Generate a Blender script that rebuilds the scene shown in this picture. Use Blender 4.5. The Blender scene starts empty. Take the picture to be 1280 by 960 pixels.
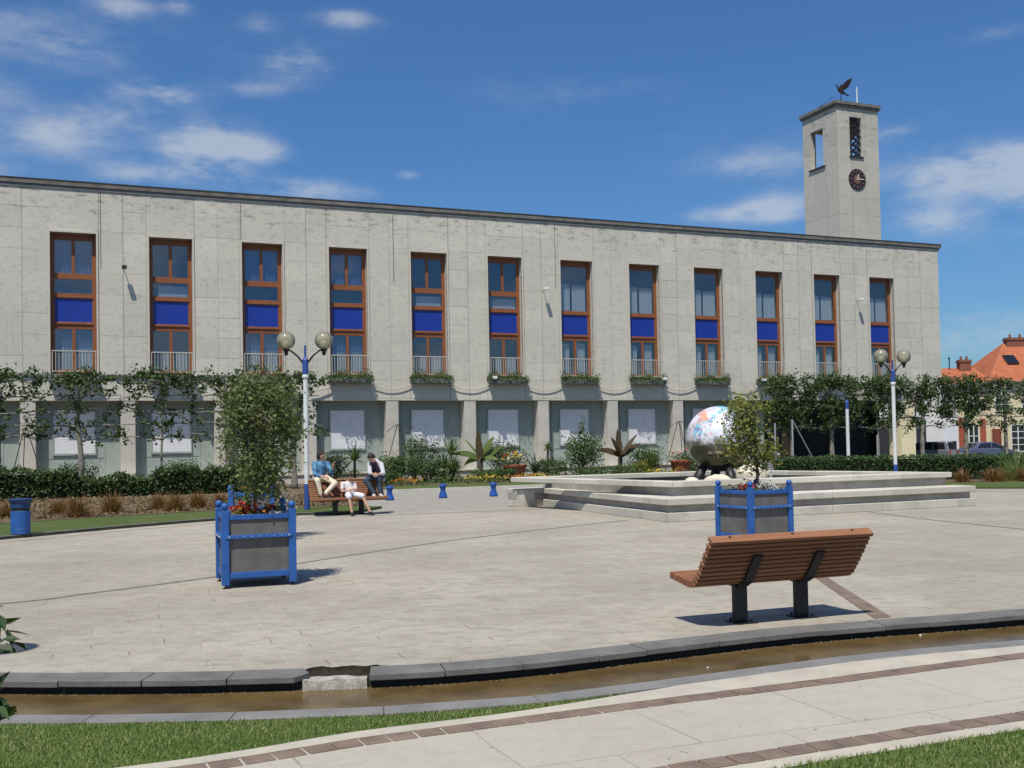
import bpy, math, random
import numpy as np
from mathutils import Vector, Matrix, noise
from mathutils.geometry import tessellate_polygon

random.seed(7)
rng = np.random.default_rng(7)
SC = bpy.context.scene
COL = SC.collection
PI = math.pi

# ----------------------------------------------------------------- camera
EYE = 1.75
FPX = 1300.0
PITCH = math.atan(37 / FPX)
ROLL = -math.atan(.019)
cam = bpy.data.cameras.new('camera')
cam.sensor_width = 36
cam.lens = FPX / 1280 * 36
cam.shift_y = 41 / 1280
cam.clip_end = 5000
cam.clip_start = .05
camo = bpy.data.objects.new('camera', cam)
COL.objects.link(camo)
CR = Matrix.Rotation(PI / 2 + PITCH, 4, 'X') @ Matrix.Rotation(ROLL, 4, 'Z')
camo.matrix_world = Matrix.Translation((0, 0, EYE)) @ CR
SC.camera = camo
CR3 = CR.to_3x3()


def ray(px, py):
    return (CR3 @ Vector(((px - 640) / FPX, -(py - 521) / FPX, -1))).normalized()


# ----------------------------------------------------------------- object helpers
def tag(o, label=None, cat=None, group=None, kind=None):
    if label: o['label'] = label
    if cat: o['category'] = cat
    if group: o['group'] = group
    if kind: o['kind'] = kind
    return o


def thing(name, label, cat, loc=(0, 0, 0), rz=0, group=None):
    o = bpy.data.objects.new(name, None)
    o.empty_display_size = .2
    COL.objects.link(o)
    o.location = loc
    o.rotation_euler = (0, 0, rz)
    return tag(o, label, cat, group)


def copy_tree(o, parent=None):
    c = o.copy()
    COL.objects.link(c)
    if parent is not None:
        c.parent = parent
    for ch in [x for x in bpy.data.objects if x.parent is o]:
        copy_tree(ch, c)
    return c


class MB:
    def __init__(s):
        s.v = []; s.f = []

    def add(s, vs, fs):
        b = len(s.v)
        s.v.extend([tuple(map(float, p)) for p in vs])
        s.f.extend([tuple(i + b for i in f) for f in fs])
        return s

    def box(s, x0, x1, y0, y1, z0, z1):
        return s.add([(x0, y0, z0), (x1, y0, z0), (x1, y1, z0), (x0, y1, z0),
                      (x0, y0, z1), (x1, y0, z1), (x1, y1, z1), (x0, y1, z1)],
                     [(0, 3, 2, 1), (4, 5, 6, 7), (0, 1, 5, 4), (1, 2, 6, 5), (2, 3, 7, 6), (3, 0, 4, 7)])

    def bar(s, p, q, w, h, up=(0, 0, 1)):
        p = Vector(p); q = Vector(q); d = (q - p).normalized(); up = Vector(up)
        a = d.cross(up)
        if a.length < 1e-4: a = d.cross(Vector((1, 0, 0)))
        a.normalize(); b = a.cross(d)
        vs = [c + a * (i * w / 2) + b * (j * h / 2) for c in (p, q) for i, j in ((-1, -1), (1, -1), (1, 1), (-1, 1))]
        return s.add(vs, [(0, 1, 2, 3), (7, 6, 5, 4), (0, 4, 5, 1), (1, 5, 6, 2), (2, 6, 7, 3), (3, 7, 4, 0)])

    def tube(s, pts, rs, n=8, cap=True):
        pts = [Vector(p) for p in pts]
        if not hasattr(rs, '__len__'): rs = [rs] * len(pts)
        b = len(s.v); prev = None
        for i, p in enumerate(pts):
            d = (pts[min(i + 1, len(pts) - 1)] - pts[max(i - 1, 0)])
            d = d.normalized() if d.length > 1e-9 else Vector((0, 0, 1))
            if prev is None:
                a = d.cross(Vector((0, 0, 1)))
                if a.length < 1e-3: a = d.cross(Vector((1, 0, 0)))
            else:
                a = prev - d * prev.dot(d)
            a.normalize(); prev = a; c = d.cross(a)
            for k in range(n):
                t = 2 * PI * k / n
                s.v.append(tuple(p + (a * math.cos(t) + c * math.sin(t)) * rs[i]))
        for i in range(len(pts) - 1):
            for k in range(n):
                s.f.append((b + i * n + k, b + i * n + (k + 1) % n, b + (i + 1) * n + (k + 1) % n, b + (i + 1) * n + k))
        if cap:
            s.f.append(tuple(b + k for k in reversed(range(n))))
            e = b + (len(pts) - 1) * n
            s.f.append(tuple(e + k for k in range(n)))
        return s

    def lathe(s, prof, n=20, c=(0, 0, 0)):
        b = len(s.v)
        for r, z in prof:
            for k in range(n):
                t = 2 * PI * k / n
                s.v.append((c[0] + r * math.cos(t), c[1] + r * math.sin(t), c[2] + z))
        for i in range(len(prof) - 1):
            for k in range(n):
                s.f.append((b + i * n + k, b + i * n + (k + 1) % n, b + (i + 1) * n + (k + 1) % n, b + (i + 1) * n + k))
        s.f.append(tuple(b + k for k in reversed(range(n))))
        e = b + (len(prof) - 1) * n
        s.f.append(tuple(e + k for k in range(n)))
        return s

    def sphere(s, c, r, n=16, m=10, sq=(1, 1, 1), jit=0, seed=0):
        R = random.Random(seed)
        b = len(s.v)
        for i in range(1, m):
            ph = PI * i / m
            for k in range(n):
                t = 2 * PI * k / n
                j = 1 + R.uniform(-jit, jit)
                s.v.append((c[0] + r * sq[0] * j * math.sin(ph) * math.cos(t), c[1] + r * sq[1] * j * math.sin(ph) * math.sin(t), c[2] + r * sq[2] * j * math.cos(ph)))
        s.v.append((c[0], c[1], c[2] + r * sq[2])); s.v.append((c[0], c[1], c[2] - r * sq[2]))
        T = len(s.v) - 2
        for i in range(m - 2):
            for k in range(n):
                s.f.append((b + i * n + k, b + (i + 1) * n + k, b + (i + 1) * n + (k + 1) % n, b + i * n + (k + 1) % n))
        for k in range(n):
            s.f.append((T, b + k, b + (k + 1) % n))
            s.f.append((T + 1, b + (m - 2) * n + (k + 1) % n, b + (m - 2) * n + k))
        return s

    def prism(s, poly, z0, z1):
        n = len(poly)
        a = sum(poly[i][0] * poly[(i + 1) % n][1] - poly[(i + 1) % n][0] * poly[i][1] for i in range(n))
        if a < 0: poly = poly[::-1]
        b = len(s.v)
        s.v += [(x, y, z0) for x, y in poly] + [(x, y, z1) for x, y in poly]
        s.f.append(tuple(b + i for i in reversed(range(n))))
        s.f.append(tuple(b + n + i for i in range(n)))
        for i in range(n):
            j = (i + 1) % n
            s.f.append((b + i, b + j, b + n + j, b + n + i))
        return s

    def extr(s, prof, p, u, w, L, up=(0, 0, 1)):
        """2D profile (a,b) placed at p with a along u, b along up, extruded along w by L"""
        p = Vector(p); u = Vector(u); w = Vector(w); up = Vector(up); n = len(prof)
        b = len(s.v)
        for e in (0, L):
            s.v += [tuple(p + u * a + up * c + w * e) for a, c in prof]
        s.f.append(tuple(b + i for i in range(n)))
        s.f.append(tuple(b + n + i for i in reversed(range(n))))
        for i in range(n):
            j = (i + 1) % n
            s.f.append((b + i, b + n + i, b + n + j, b + j))
        return s

    def sheet(s, poly, z):
        b = len(s.v)
        n = len(poly)
        a = sum(poly[i][0] * poly[(i + 1) % n][1] - poly[(i + 1) % n][0] * poly[i][1] for i in range(n))
        if a < 0: poly = poly[::-1]
        s.v += [(x, y, z) for x, y in poly]
        s.f.append(tuple(range(b, b + n)))
        return s

    def strip(s, A, B, za, zb):
        b = len(s.v); n = len(A)
        s.v += [(p[0], p[1], za) for p in A] + [(p[0], p[1], zb) for p in B]
        for i in range(n - 1):
            s.f.append((b + i, b + n + i, b + n + i + 1, b + i + 1))
        return s

    def leaves(s, C, size, R=None, up=.3, asp=.55, fold=.25, dirs=None, vary=.35):
        """leaf-sized folded faces at the points C"""
        R = R or rng
        C = np.asarray(C, float); n = len(C)
        if not n: return s
        nrm = R.normal(size=(n, 3)); nrm[:, 2] += up * 2
        nrm /= np.linalg.norm(nrm, axis=1)[:, None]
        d = R.normal(size=(n, 3)) if dirs is None else np.asarray(dirs) + R.normal(size=(n, 3)) * .35
        d -= nrm * (d * nrm).sum(1)[:, None]
        d /= np.linalg.norm(d, axis=1)[:, None] + 1e-9
        w = np.cross(nrm, d)
        L = (size * (1 + R.uniform(-vary, vary, n)))[:, None]
        p0 = C - d * L * .5; p2 = C + d * L * .5
        p1 = C + w * L * asp * .5 + nrm * L * fold * .4 - d * L * .05
        p3 = C - w * L * asp * .5 + nrm * L * fold * .4 - d * L * .05
        b = len(s.v)
        V = np.stack([p0, p1, p2, p3], 1).reshape(-1, 3)
        s.v.extend(map(tuple, V.tolist()))
        s.f.extend([(b + 4 * i, b + 4 * i + 1, b + 4 * i + 2, b + 4 * i + 3) for i in range(n)])
        return s

    def blade(s, base, d, L, w, droop=.5, seg=4, side=None):
        """a tapering leaf blade that leaves base in direction d and droops"""
        base = Vector(base); d = Vector(d).normalized()
        a = side or d.cross(Vector((0, 0, 1)))
        if a.length < 1e-3: a = Vector((1, 0, 0))
        a = a.normalized()
        b = len(s.v); p = base.copy(); dd = d.copy()
        for i in range(seg + 1):
            t = i / seg
            ww = w * (math.sin(PI * (.18 + .8 * t)) if t < 1 else .04)
            s.v.append(tuple(p + a * ww / 2)); s.v.append(tuple(p - a * ww / 2))
            dd = (dd + Vector((0, 0, -droop / seg))).normalized()
            p = p + dd * L / seg
        for i in range(seg):
            s.f.append((b + 2 * i, b + 2 * i + 1, b + 2 * i + 3, b + 2 * i + 2))
        return s

    def build(s, name, mat, parent=None, smooth=False, bevel=0, loc=None, rz=None):
        me = bpy.data.meshes.new(name)
        me.from_pydata(s.v, [], s.f)
        me.update()
        if mat: me.materials.append(mat)
        if smooth:
            me.polygons.foreach_set('use_smooth', [True] * len(me.polygons))
        o = bpy.data.objects.new(name, me)
        COL.objects.link(o)
        if parent: o.parent = parent
        if loc: o.location = loc
        if rz is not None: o.rotation_euler = (0, 0, rz)
        if bevel:
            m = o.modifiers.new('bevel', 'BEVEL'); m.width = bevel; m.segments = 2; m.limit_method = 'ANGLE'; m.angle_limit = math.radians(40)
        return o


# ----------------------------------------------------------------- material helpers
class NT:
    def __init__(s, name):
        s.mat = bpy.data.materials.new(name)
        s.mat.use_nodes = True
        s.t = s.mat.node_tree
        s.b = s.t.nodes['Principled BSDF']
        s.out = s.t.nodes['Material Output']
        s._c = None

    def n(s, typ, **kw):
        nd = s.t.nodes.new(typ)
        for k, v in kw.items(): setattr(nd, k, v)
        return nd

    def put(s, sock, v):
        if v is None: return
        if isinstance(v, bpy.types.NodeSocket): s.t.links.new(v, sock)
        elif isinstance(v, (tuple, list)) and sock.type == 'RGBA' and len(v) == 3: sock.default_value = (*v, 1)
        else: sock.default_value = v

    def m(s, op, a, b=None, c=None, clamp=False):
        nd = s.n('ShaderNodeMath', operation=op); nd.use_clamp = clamp
        for i, v in enumerate((a, b, c)): s.put(nd.inputs[i], v)
        return nd.outputs[0]

    def mix(s, f, a, b, mode='MIX'):
        nd = s.n('ShaderNodeMix', data_type='RGBA', blend_type=mode)
        s.put(nd.inputs[0], f); s.put(nd.inputs[6], a); s.put(nd.inputs[7], b)
        return nd.outputs[2]

    def sstep(s, v, lo, hi, a=0., b=1.):
        nd = s.n('ShaderNodeMapRange', interpolation_type='SMOOTHSTEP')
        s.put(nd.inputs[0], v)
        for i, x in enumerate((lo, hi, a, b)): nd.inputs[i + 1].default_value = x
        return nd.outputs[0]

    def lin(s, v, lo, hi, a=0., b=1.):
        nd = s.n('ShaderNodeMapRange')
        s.put(nd.inputs[0], v)
        for i, x in enumerate((lo, hi, a, b)): nd.inputs[i + 1].default_value = x
        return nd.outputs[0]

    def obj(s):
        if s._c is None: s._c = s.n('ShaderNodeTexCoord')
        return s._c.outputs['Object']

    def xyz(s, v):
        nd = s.n('ShaderNodeSeparateXYZ'); s.put(nd.inputs[0], v); return nd.outputs

    def comb(s, x, y, z=0.):
        nd = s.n('ShaderNodeCombineXYZ')
        for i, v in enumerate((x, y, z)): s.put(nd.inputs[i], v)
        return nd.outputs[0]

    def map(s, v, scale=(1, 1, 1), rot=(0, 0, 0), loc=(0, 0, 0)):
        nd = s.n('ShaderNodeMapping'); s.put(nd.inputs[0], v)
        nd.inputs[1].default_value = loc; nd.inputs[2].default_value = rot; nd.inputs[3].default_value = scale
        return nd.outputs[0]

    def noise(s, v, scale, detail=4, rough=.55, out=0):
        nd = s.n('ShaderNodeTexNoise'); s.put(nd.inputs['Vector'], v)
        nd.inputs['Scale'].default_value = scale; nd.inputs['Detail'].default_value = detail; nd.inputs['Roughness'].default_value = rough
        return nd.outputs[out]

    def white(s, v):
        nd = s.n('ShaderNodeTexWhiteNoise', noise_dimensions='3D'); s.put(nd.inputs['Vector'], v); return nd.outputs[0]

    def bump(s, h, dist=.01, strength=1.):
        nd = s.n('ShaderNodeBump'); s.put(nd.inputs['Height'], h)
        nd.inputs['Distance'].default_value = dist; nd.inputs['Strength'].default_value = strength
        s.t.links.new(nd.outputs[0], s.b.inputs['Normal'])

    def set(s, col=None, rough=None, metal=None, spec=None, **kw):
        s.put(s.b.inputs['Base Color'], col)
        s.put(s.b.inputs['Roughness'], rough)
        s.put(s.b.inputs['Metallic'], metal)
        s.put(s.b.inputs['Specular IOR Level'], spec)
        for k, v in kw.items(): s.put(s.b.inputs[k.replace('_', ' ')], v)
        return s.mat


def paint(name, col, rough=.5, metal=0., var=.12, scale=6, bump=0, spec=.4, chips=False):
    n = NT(name)
    a = n.noise(n.obj(), scale, 5)
    a2 = n.noise(n.obj(), scale * 9, 3)
    f = n.m('ADD', n.m('MULTIPLY', a, .7), n.m('MULTIPLY', a2, .3))
    c = n.mix(n.sstep(f, .3, .7), tuple(x * (1 - var) for x in col), tuple(min(1, x * (1 + var)) for x in col))
    if chips:
        w1 = n.noise(n.obj(), 17, 5, .7); w2 = n.noise(n.map(n.obj(), (9, 9, 1.2)), 3.2, 5, .65)
        c = n.mix(n.sstep(w1, .66, .70, 0, .6), c, (.22, .22, .22)); c = n.mix(n.sstep(w2, .56, .74, 0, .35), c, tuple(x * .5 + .03 for x in col))
    if bump: n.bump(a2, bump)
    return n.set(c, n.lin(f, .3, .7, rough * .85, min(1, rough * 1.15)), metal, spec)


def foliage(name, c1, c2, c3=None, trans=.25, rough=.55, dry=.03):
    """leaf colour varies from leaf to leaf"""
    n = NT(name)
    g = n.n('ShaderNodeNewGeometry')
    r = g.outputs['Random Per Island']
    cr = n.n('ShaderNodeValToRGB')
    n.put(cr.inputs[0], r)
    e = cr.color_ramp.elements
    e[0].position = 0; e[0].color = (*c1, 1)
    e[1].position = .85; e[1].color = (*c2, 1)
    x = cr.color_ramp.elements.new(1.); x.color = (*(c3 or tuple(min(1, k * 1.5) for k in c2)), 1)
    big = n.noise(n.obj(), 1.3, 2)
    col = n.mix(n.sstep(big, .35, .65, 0, .6), cr.outputs[0], n.mix(.5, cr.outputs[0], c3 or c2))
    n.set(col, rough, 0, .35)
    tr = n.n('ShaderNodeBsdfTranslucent'); n.put(tr.inputs[0], n.mix(.35, col, (.25, .35, .03)))
    mx = n.n('ShaderNodeMixShader'); mx.inputs[0].default_value = trans
    n.t.links.new(n.b.outputs[0], mx.inputs[1]); n.t.links.new(tr.outputs[0], mx.inputs[2])
    n.t.links.new(mx.outputs[0], n.out.inputs[0])
    return n.mat


M = {}


def make_materials():
    # --- town hall cladding: panels of 2.05 / 1.18 / 1.18 m by 1 m, random tone, streaks and grime
    def cladding(name, base, joints=True, tower=False):
        n = NT(name)
        x, y, z = n.xyz(n.obj())
        if tower:
            h = n.m('ADD', x, n.m('MULTIPLY', y, 1.013))
            fx = n.m('FLOORED_MODULO', h, 1.18); ci = n.m('FLOOR', n.m('DIVIDE', h, 1.18))
            rows = 1.16
            d1 = n.m('MINIMUM', fx, n.m('SUBTRACT', 1.18, fx))
            dv = d1; sub = 0.
        else:
            h = n.m('ADD', x, y)
            q = n.m('DIVIDE', n.m('ADD', h, 14.22 + 4.405 * 8), 4.405)
            ci0 = n.m('FLOOR', q)
            fx = n.m('MULTIPLY', n.m('FRACT', q), 4.405)
            g1 = n.m('GREATER_THAN', fx, 2.13); g2 = n.m('GREATER_THAN', fx, 3.23)
            ci = n.m('ADD', n.m('MULTIPLY', ci0, 3.), n.m('ADD', g1, g2))
            dv = n.m('MINIMUM', n.m('ABSOLUTE', n.m('SUBTRACT', fx, 2.13)), n.m('ABSOLUTE', n.m('SUBTRACT', fx, 3.23)))
            dv = n.m('MINIMUM', dv, n.m('ABSOLUTE', n.m('SUBTRACT', fx, 4.28)))
            rows = 1.0
        rz = n.m('DIVIDE', n.m('ADD', z, .62), rows)
        ri = n.m('FLOOR', rz); fz = n.m('MULTIPLY', n.m('FRACT', rz), rows)
        dh = n.m('MINIMUM', fz, n.m('SUBTRACT', rows, fz))
        # uneven joints: some open and dark, some nearly closed
        jr = n.white(n.comb(ci, ri, 3.3)); jr2 = n.white(n.comb(n.m('MULTIPLY', ci, 1.), 7.1, 1.7))
        jv = n.m('MULTIPLY', n.sstep(dv, .012, .028, 1, 0), n.lin(jr2, 0, 1, .0, .6))
        jh = n.m('MULTIPLY', n.sstep(dh, .010, .024, 1, 0), n.lin(jr, .35, 1, 0, .42))
        joint = n.m('MAXIMUM', jv, jh)
        tone = n.white(n.comb(ci, ri, 0.))
        big = n.noise(n.obj(), .35, 5, .6)
        fine = n.noise(n.obj(), 9, 6, .65)
        c = n.mix(n.lin(tone, 0, 1), tuple(k * .91 for k in base), tuple(k * 1.06 for k in base))
        c = n.mix(n.sstep(big, .3, .7, 0, .5), c, (base[0] * .84, base[1] * .86, base[2] * .86))
        c = n.mix(n.sstep(fine, .35, .75, 0, .3), c, tuple(k * .7 for k in base))
        # mottled weathering and clusters of dark specks
        mo = n.noise(n.map(n.obj(), (1, 1, 1.7)), 2.6, 9, .72)
        c = n.mix(n.sstep(mo, .48, .66, 0, .42), c, (.36, .345, .30))
        mo2 = n.noise(n.map(n.obj(), (1, 1, 1.4), (0, 0, 0), (5, 3, 9)), 5.5, 9, .75)
        c = n.mix(n.m('MULTIPLY', n.sstep(mo2, .56, .68, 0, .6), n.sstep(mo, .42, .6)), c, (.15, .145, .125))
        # horizontal blotches of lichen, more of them towards the roof
        st = n.noise(n.map(n.obj(), (.9, .9, 2.7)), 1.6, 8, .72)
        reach = n.lin(z, 11.0, 14.2, -.05, .10) if not tower else n.lin(z, 19., 24., .0, .10)
        c = n.mix(n.sstep(n.m('ADD', st, reach), .585, .74, 0, .6), c, (.13, .13, .115))
        # run-off streaks
        rs = n.noise(n.map(n.obj(), (5.5, 5.5, .16)), 1.5, 5, .6)
        c = n.mix(n.sstep(rs, .56, .78, 0, .34), c, (.16, .155, .14))
        sp = n.noise(n.obj(), 38, 2, .5)
        c = n.mix(n.sstep(sp, .70, .78, 0, .4), c, (.10, .10, .09))
        c = n.mix(joint, c, (.07, .068, .06))
        n.bump(n.m('SUBTRACT', n.m('MULTIPLY', fine, .25), joint), .02, .6)
        return n.set(c, .9, 0, .25)
    M['clad'] = cladding('stone_cladding', (.63, .595, .51))
    M['tower'] = cladding('tower_stone', (.55, .52, .445), tower=True)
    M['stone'] = paint('pale_stone', (.50, .48, .43), .9, var=.14, scale=2, bump=.004)
    M['surround'] = paint('pale_surround', (.56, .525, .45), .85, var=.1, scale=3)
    M['pillar'] = paint('pillar_stone', (.52, .49, .43), .9, var=.12, scale=1.5, bump=.003)
    M['cream'] = paint('cream_render', (.74, .66, .44), .9, var=.06, scale=1.5)
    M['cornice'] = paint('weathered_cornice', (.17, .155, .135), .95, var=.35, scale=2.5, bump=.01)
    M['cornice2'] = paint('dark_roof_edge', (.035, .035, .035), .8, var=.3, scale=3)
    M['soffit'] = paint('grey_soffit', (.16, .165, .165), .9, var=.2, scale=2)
    M['greenwall'] = paint('grey_green_render', (.30, .345, .32), .85, var=.10, scale=1.2)
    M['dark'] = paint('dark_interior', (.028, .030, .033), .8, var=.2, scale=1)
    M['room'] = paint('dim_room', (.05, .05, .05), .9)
    M['wood'] = paint('orange_brown_frame', (.25, .086, .031), .5, var=.14, scale=5)
    M['bluepanel'] = paint('cobalt_panel', (.012, .04, .30), .35, var=.05, scale=2)
    M['rail'] = paint('pale_railing', (.52, .50, .44), .5, .2)
    M['shutter'] = None
    n = NT('white_roller_shutter')
    x, y, z = n.xyz(n.obj())
    sl = n.m('FRACT', n.m('DIVIDE', z, .075))
    n.bump(n.sstep(sl, .0, .25), .012, .7)
    c = n.mix(n.sstep(n.noise(n.obj(), 3, 4), .3, .7), (.72, .73, .76), (.80, .81, .83))
    c = n.mix(n.sstep(sl, .0, .1, .35, 0), c, (.35, .36, .38))
    M['shutter'] = n.set(c, .5, 0, .4)
    # glass: a clear pane that mirrors the sky a little
    n = NT('window_glass')
    tr = n.n('ShaderNodeBsdfTransparent'); tr.inputs[0].default_value = (.80, .83, .86, 1)
    gl = n.n('ShaderNodeBsdfGlossy'); gl.inputs['Roughness'].default_value = .02; gl.inputs[0].default_value = (.8, .9, 1, 1)
    fr = n.n('ShaderNodeLayerWeight'); fr.inputs[0].default_value = .5
    f = n.m('MINIMUM', n.m('ADD', n.m('MULTIPLY', n.m('POWER', fr.outputs['Facing'], 4.), .8), .10), 1.)
    wv = n.noise(n.obj(), .8, 2)
    nb = n.n('ShaderNodeBump'); n.put(nb.inputs['Height'], wv); nb.inputs['Distance'].default_value = .02; nb.inputs['Strength'].default_value = .3
    n.t.links.new(nb.outputs[0], gl.inputs['Normal'])
    mx = n.n('ShaderNodeMixShader'); n.put(mx.inputs[0], f)
    n.t.links.new(tr.outputs[0], mx.inputs[1]); n.t.links.new(gl.outputs[0], mx.inputs[2]); n.t.links.new(mx.outputs[0], n.out.inputs[0])
    M['glass'] = n.mat
    M['curtain'] = paint('pale_curtain', (.72, .74, .72), .9, var=.06)
    M['bluecurtain'] = paint('blue_blind', (.13, .21, .45), .8, var=.06)
    M['carglass'] = paint('car_glass', (.012, .014, .016), .05, spec=.8)

    # --- ground
    def paving(name, c1, c2, w, h, rot, mortar, mortarw=.012, stain=.4, stainc=(.20, .18, .15), mo=.5):
        n = NT(name)
        v = n.map(n.obj(), (1, 1, 1), (0, 0, math.radians(rot)))
        br = n.n('ShaderNodeTexBrick')
        wob = n.noise(n.obj(), .6, 3, .5, 1)
        vv = n.n('ShaderNodeVectorMath', operation='MULTIPLY_ADD'); n.put(vv.inputs[0], wob); vv.inputs[1].default_value = (.12, .12, 0); n.put(vv.inputs[2], v)
        n.put(br.inputs['Vector'], vv.outputs[0])
        br.inputs['Scale'].default_value = 1; br.inputs['Brick Width'].default_value = w; br.inputs['Row Height'].default_value = h
        br.inputs['Mortar Size'].default_value = mortarw; br.inputs['Mortar Smooth'].default_value = .3; br.inputs['Bias'].default_value = 0
        n.put(br.inputs['Color1'], (*c1, 1)); n.put(br.inputs['Color2'], (*c2, 1)); n.put(br.inputs['Mortar'], (*mortar, 1))
        broken = n.sstep(n.noise(n.obj(), 2.2, 4), .45, .6)
        mcol = n.mix(n.sstep(n.noise(n.obj(), 1.7, 3), .47, .53), (.20, .17, .135), mortar)
        base = n.mix(n.m('MULTIPLY', br.outputs['Fac'], broken), n.mix(.35, br.outputs['Color'], tuple((a + b) / 2 for a, b in zip(c1, c2))), mcol)
        big = n.noise(n.obj(), .22, 6, .6)
        mid = n.noise(n.map(n.obj(), (.9, 1.35, 1), (0, 0, math.radians(rot))), 4.6, 7, .72)
        fine = n.noise(n.obj(), 24, 5, .7)
        c = n.mix(n.sstep(big, .38, .66, 0, stain * .8), base, stainc)
        c = n.mix(n.sstep(mid, .43, .68, 0, stain), c, stainc)
        spk = n.noise(n.map(n.obj(), (1, 1.8, 1), (0, 0, math.radians(rot))), 15, 6, .74)
        c = n.mix(n.sstep(spk, .54, .70, 0, stain * .7), c, tuple(k * .62 for k in stainc))
        dots = n.noise(n.obj(), 11, 2, .5)
        c = n.mix(n.sstep(dots, .735, .76, 0, .55), c, (.05, .045, .04))
        c = n.mix(n.sstep(fine, .45, .75, 0, .25), c, tuple(k * .55 for k in c1))
        lt = n.noise(n.map(n.obj(), (1, 2, 1), (0, 0, math.radians(rot - 8))), 7, 6, .78)
        c = n.mix(n.sstep(lt, .58, .72, 0, .45), c, tuple(min(1, k * 1.3) for k in c2))
        n.bump(n.m('ADD', n.m('MULTIPLY', fine, .5), n.m('MULTIPLY', br.outputs['Fac'], -mo)), .008, .6)
        return n.set(c, .85, 0, .3)
    M['plaza'] = paving('plaza_stone', (.405, .37, .305), (.325, .295, .243), .62, .42, -20, (.44, .405, .34), .009, .58, (.20, .178, .142))
    M['path'] = paving('path_slabs', (.41, .38, .325), (.385, .355, .30), 1.15, 1.1, -22, (.22, .195, .16), .006, .40, (.31, .275, .22))
    M['border'] = paint('pale_border', (.40, .365, .30), .9, var=.12, scale=3, bump=.004)
    M['slate'] = paint('slate_coping', (.140, .136, .128), .85, spec=.2, var=.22, scale=3, bump=.004)
    M['slate2'] = paint('slate_inner_edge', (.175, .172, .165), .8, spec=.2, var=.18, scale=2.5, bump=.003)
    M['seam'] = paint('drain_strip', (.15, .135, .115), .9, var=.2, scale=8)
    M['setts'] = paint('brown_setts', (.17, .125, .095), .85, var=.25, scale=5, bump=.006)
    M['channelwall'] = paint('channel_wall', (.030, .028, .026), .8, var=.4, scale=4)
    M['rubble'] = paint('crumbled_concrete', (.48, .45, .39), .95, var=.4, scale=14, bump=.02)
    M['hole'] = paint('exposed_earth', (.045, .032, .02), 1., var=.5, scale=18, bump=.03)
    M['road'] = paint('grey_road', (.27, .255, .225), .9, var=.14, scale=2.5, bump=.006)
    M['asphalt'] = paint('asphalt', (.06, .06, .06), .9, var=.15, scale=3)
    M['soil'] = paint('bed_soil', (.13, .088, .055), 1., var=.4, scale=5, bump=.03)
    n = NT('shallow_brown_water')
    a = n.noise(n.obj(), 2.2, 6, .65); b = n.noise(n.obj(), 30, 4, .6)
    c = n.mix(n.sstep(a, .3, .7), (.075, .050, .020), (.135, .090, .036))
    c = n.mix(n.sstep(b, .55, .75, 0, .5), c, (.045, .03, .014))
    n.bump(n.noise(n.obj(), 14, 3), .004, .35)
    M['water'] = n.set(c, .16, 0, .16)
    n = NT('pool_water')
    n.bump(n.noise(n.obj(), 6, 3), .01, .4)
    M['poolwater'] = n.set((.10, .10, .075), .06, 0, .5)

    def turf(name, c1, c2, c3):
        n = NT(name)
        a = n.noise(n.obj(), 1.1, 6, .65); b = n.noise(n.obj(), 40, 4, .7)
        c = n.mix(n.sstep(b, .3, .7), c1, c2)
        c = n.mix(n.sstep(a, .45, .7, 0, .6), c, c3)
        n.bump(b, .03, 1.)
        return n.set(c, .9, 0, .2)
    M['turf'] = turf('lawn_turf', (.050, .080, .018), (.095, .135, .035), (.13, .135, .05))
    M['neargrass'] = turf('near_turf', (.055, .09, .018), (.10, .155, .035), (.12, .15, .04))
    M['blade'] = foliage('grass_blade', (.085, .145, .028), (.165, .25, .055), (.36, .33, .14), .35, .5)
    # --- plants
    M['lime'] = foliage('lime_leaf', (.022, .050, .015), (.055, .10, .03), (.11, .15, .05), .22)
    M['bushtree'] = foliage('planter_tree_leaf', (.05, .075, .022), (.12, .16, .05), (.24, .25, .09), .25)
    M['yellowtree'] = foliage('yellow_green_leaf', (.09, .11, .02), (.20, .22, .04), (.33, .31, .08), .3)
    M['hedge'] = foliage('hedge_leaf', (.014, .035, .010), (.045, .085, .022), (.12, .17, .06), .15)
    M['hedge2'] = foliage('clipped_hedge_leaf', (.020, .050, .014), (.05, .105, .028), (.10, .17, .05), .18)
    M['hedgecore'] = paint('hedge_core', (.008, .014, .006), 1.)
    M['tuft'] = foliage('brown_sedge', (.12, .055, .022), (.26, .125, .05), (.36, .20, .09), .2)
    M['shrub'] = foliage('shrub_leaf', (.028, .065, .020), (.07, .13, .035), (.15, .21, .07), .22)
    M['yucca'] = foliage('yucca_leaf', (.045, .09, .025), (.12, .18, .055), (.30, .33, .13), .2)
    M['banana'] = foliage('banana_leaf', (.055, .095, .025), (.14, .20, .05), (.22, .26, .08), .3)
    M['bananadark'] = foliage('purple_banana_leaf', (.05, .026, .018), (.10, .06, .03), (.12, .11, .04), .2)
    M['agave'] = foliage('agave_leaf', (.05, .085, .065), (.10, .15, .11), (.16, .22, .15), .12)
    M['pampas'] = foliage('pampas_blade', (.10, .15, .04), (.18, .25, .08), (.30, .36, .14), .25)
    M['silver'] = foliage('silver_leaf', (.24, .24, .22), (.42, .42, .40), (.58, .58, .55), .1)
    M['red'] = foliage('red_petal', (.45, .012, .012), (.62, .03, .02), (.70, .10, .05), .2)
    M['yellow'] = foliage('yellow_petal', (.62, .42, .02), (.75, .60, .05), (.8, .7, .2), .2)
    M['orange'] = foliage('orange_petal', (.62, .17, .02), (.75, .28, .03), (.8, .4, .06), .2)
    M['white'] = foliage('white_petal', (.60, .56, .50), (.75, .72, .66), (.8, .6, .6), .2)
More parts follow.
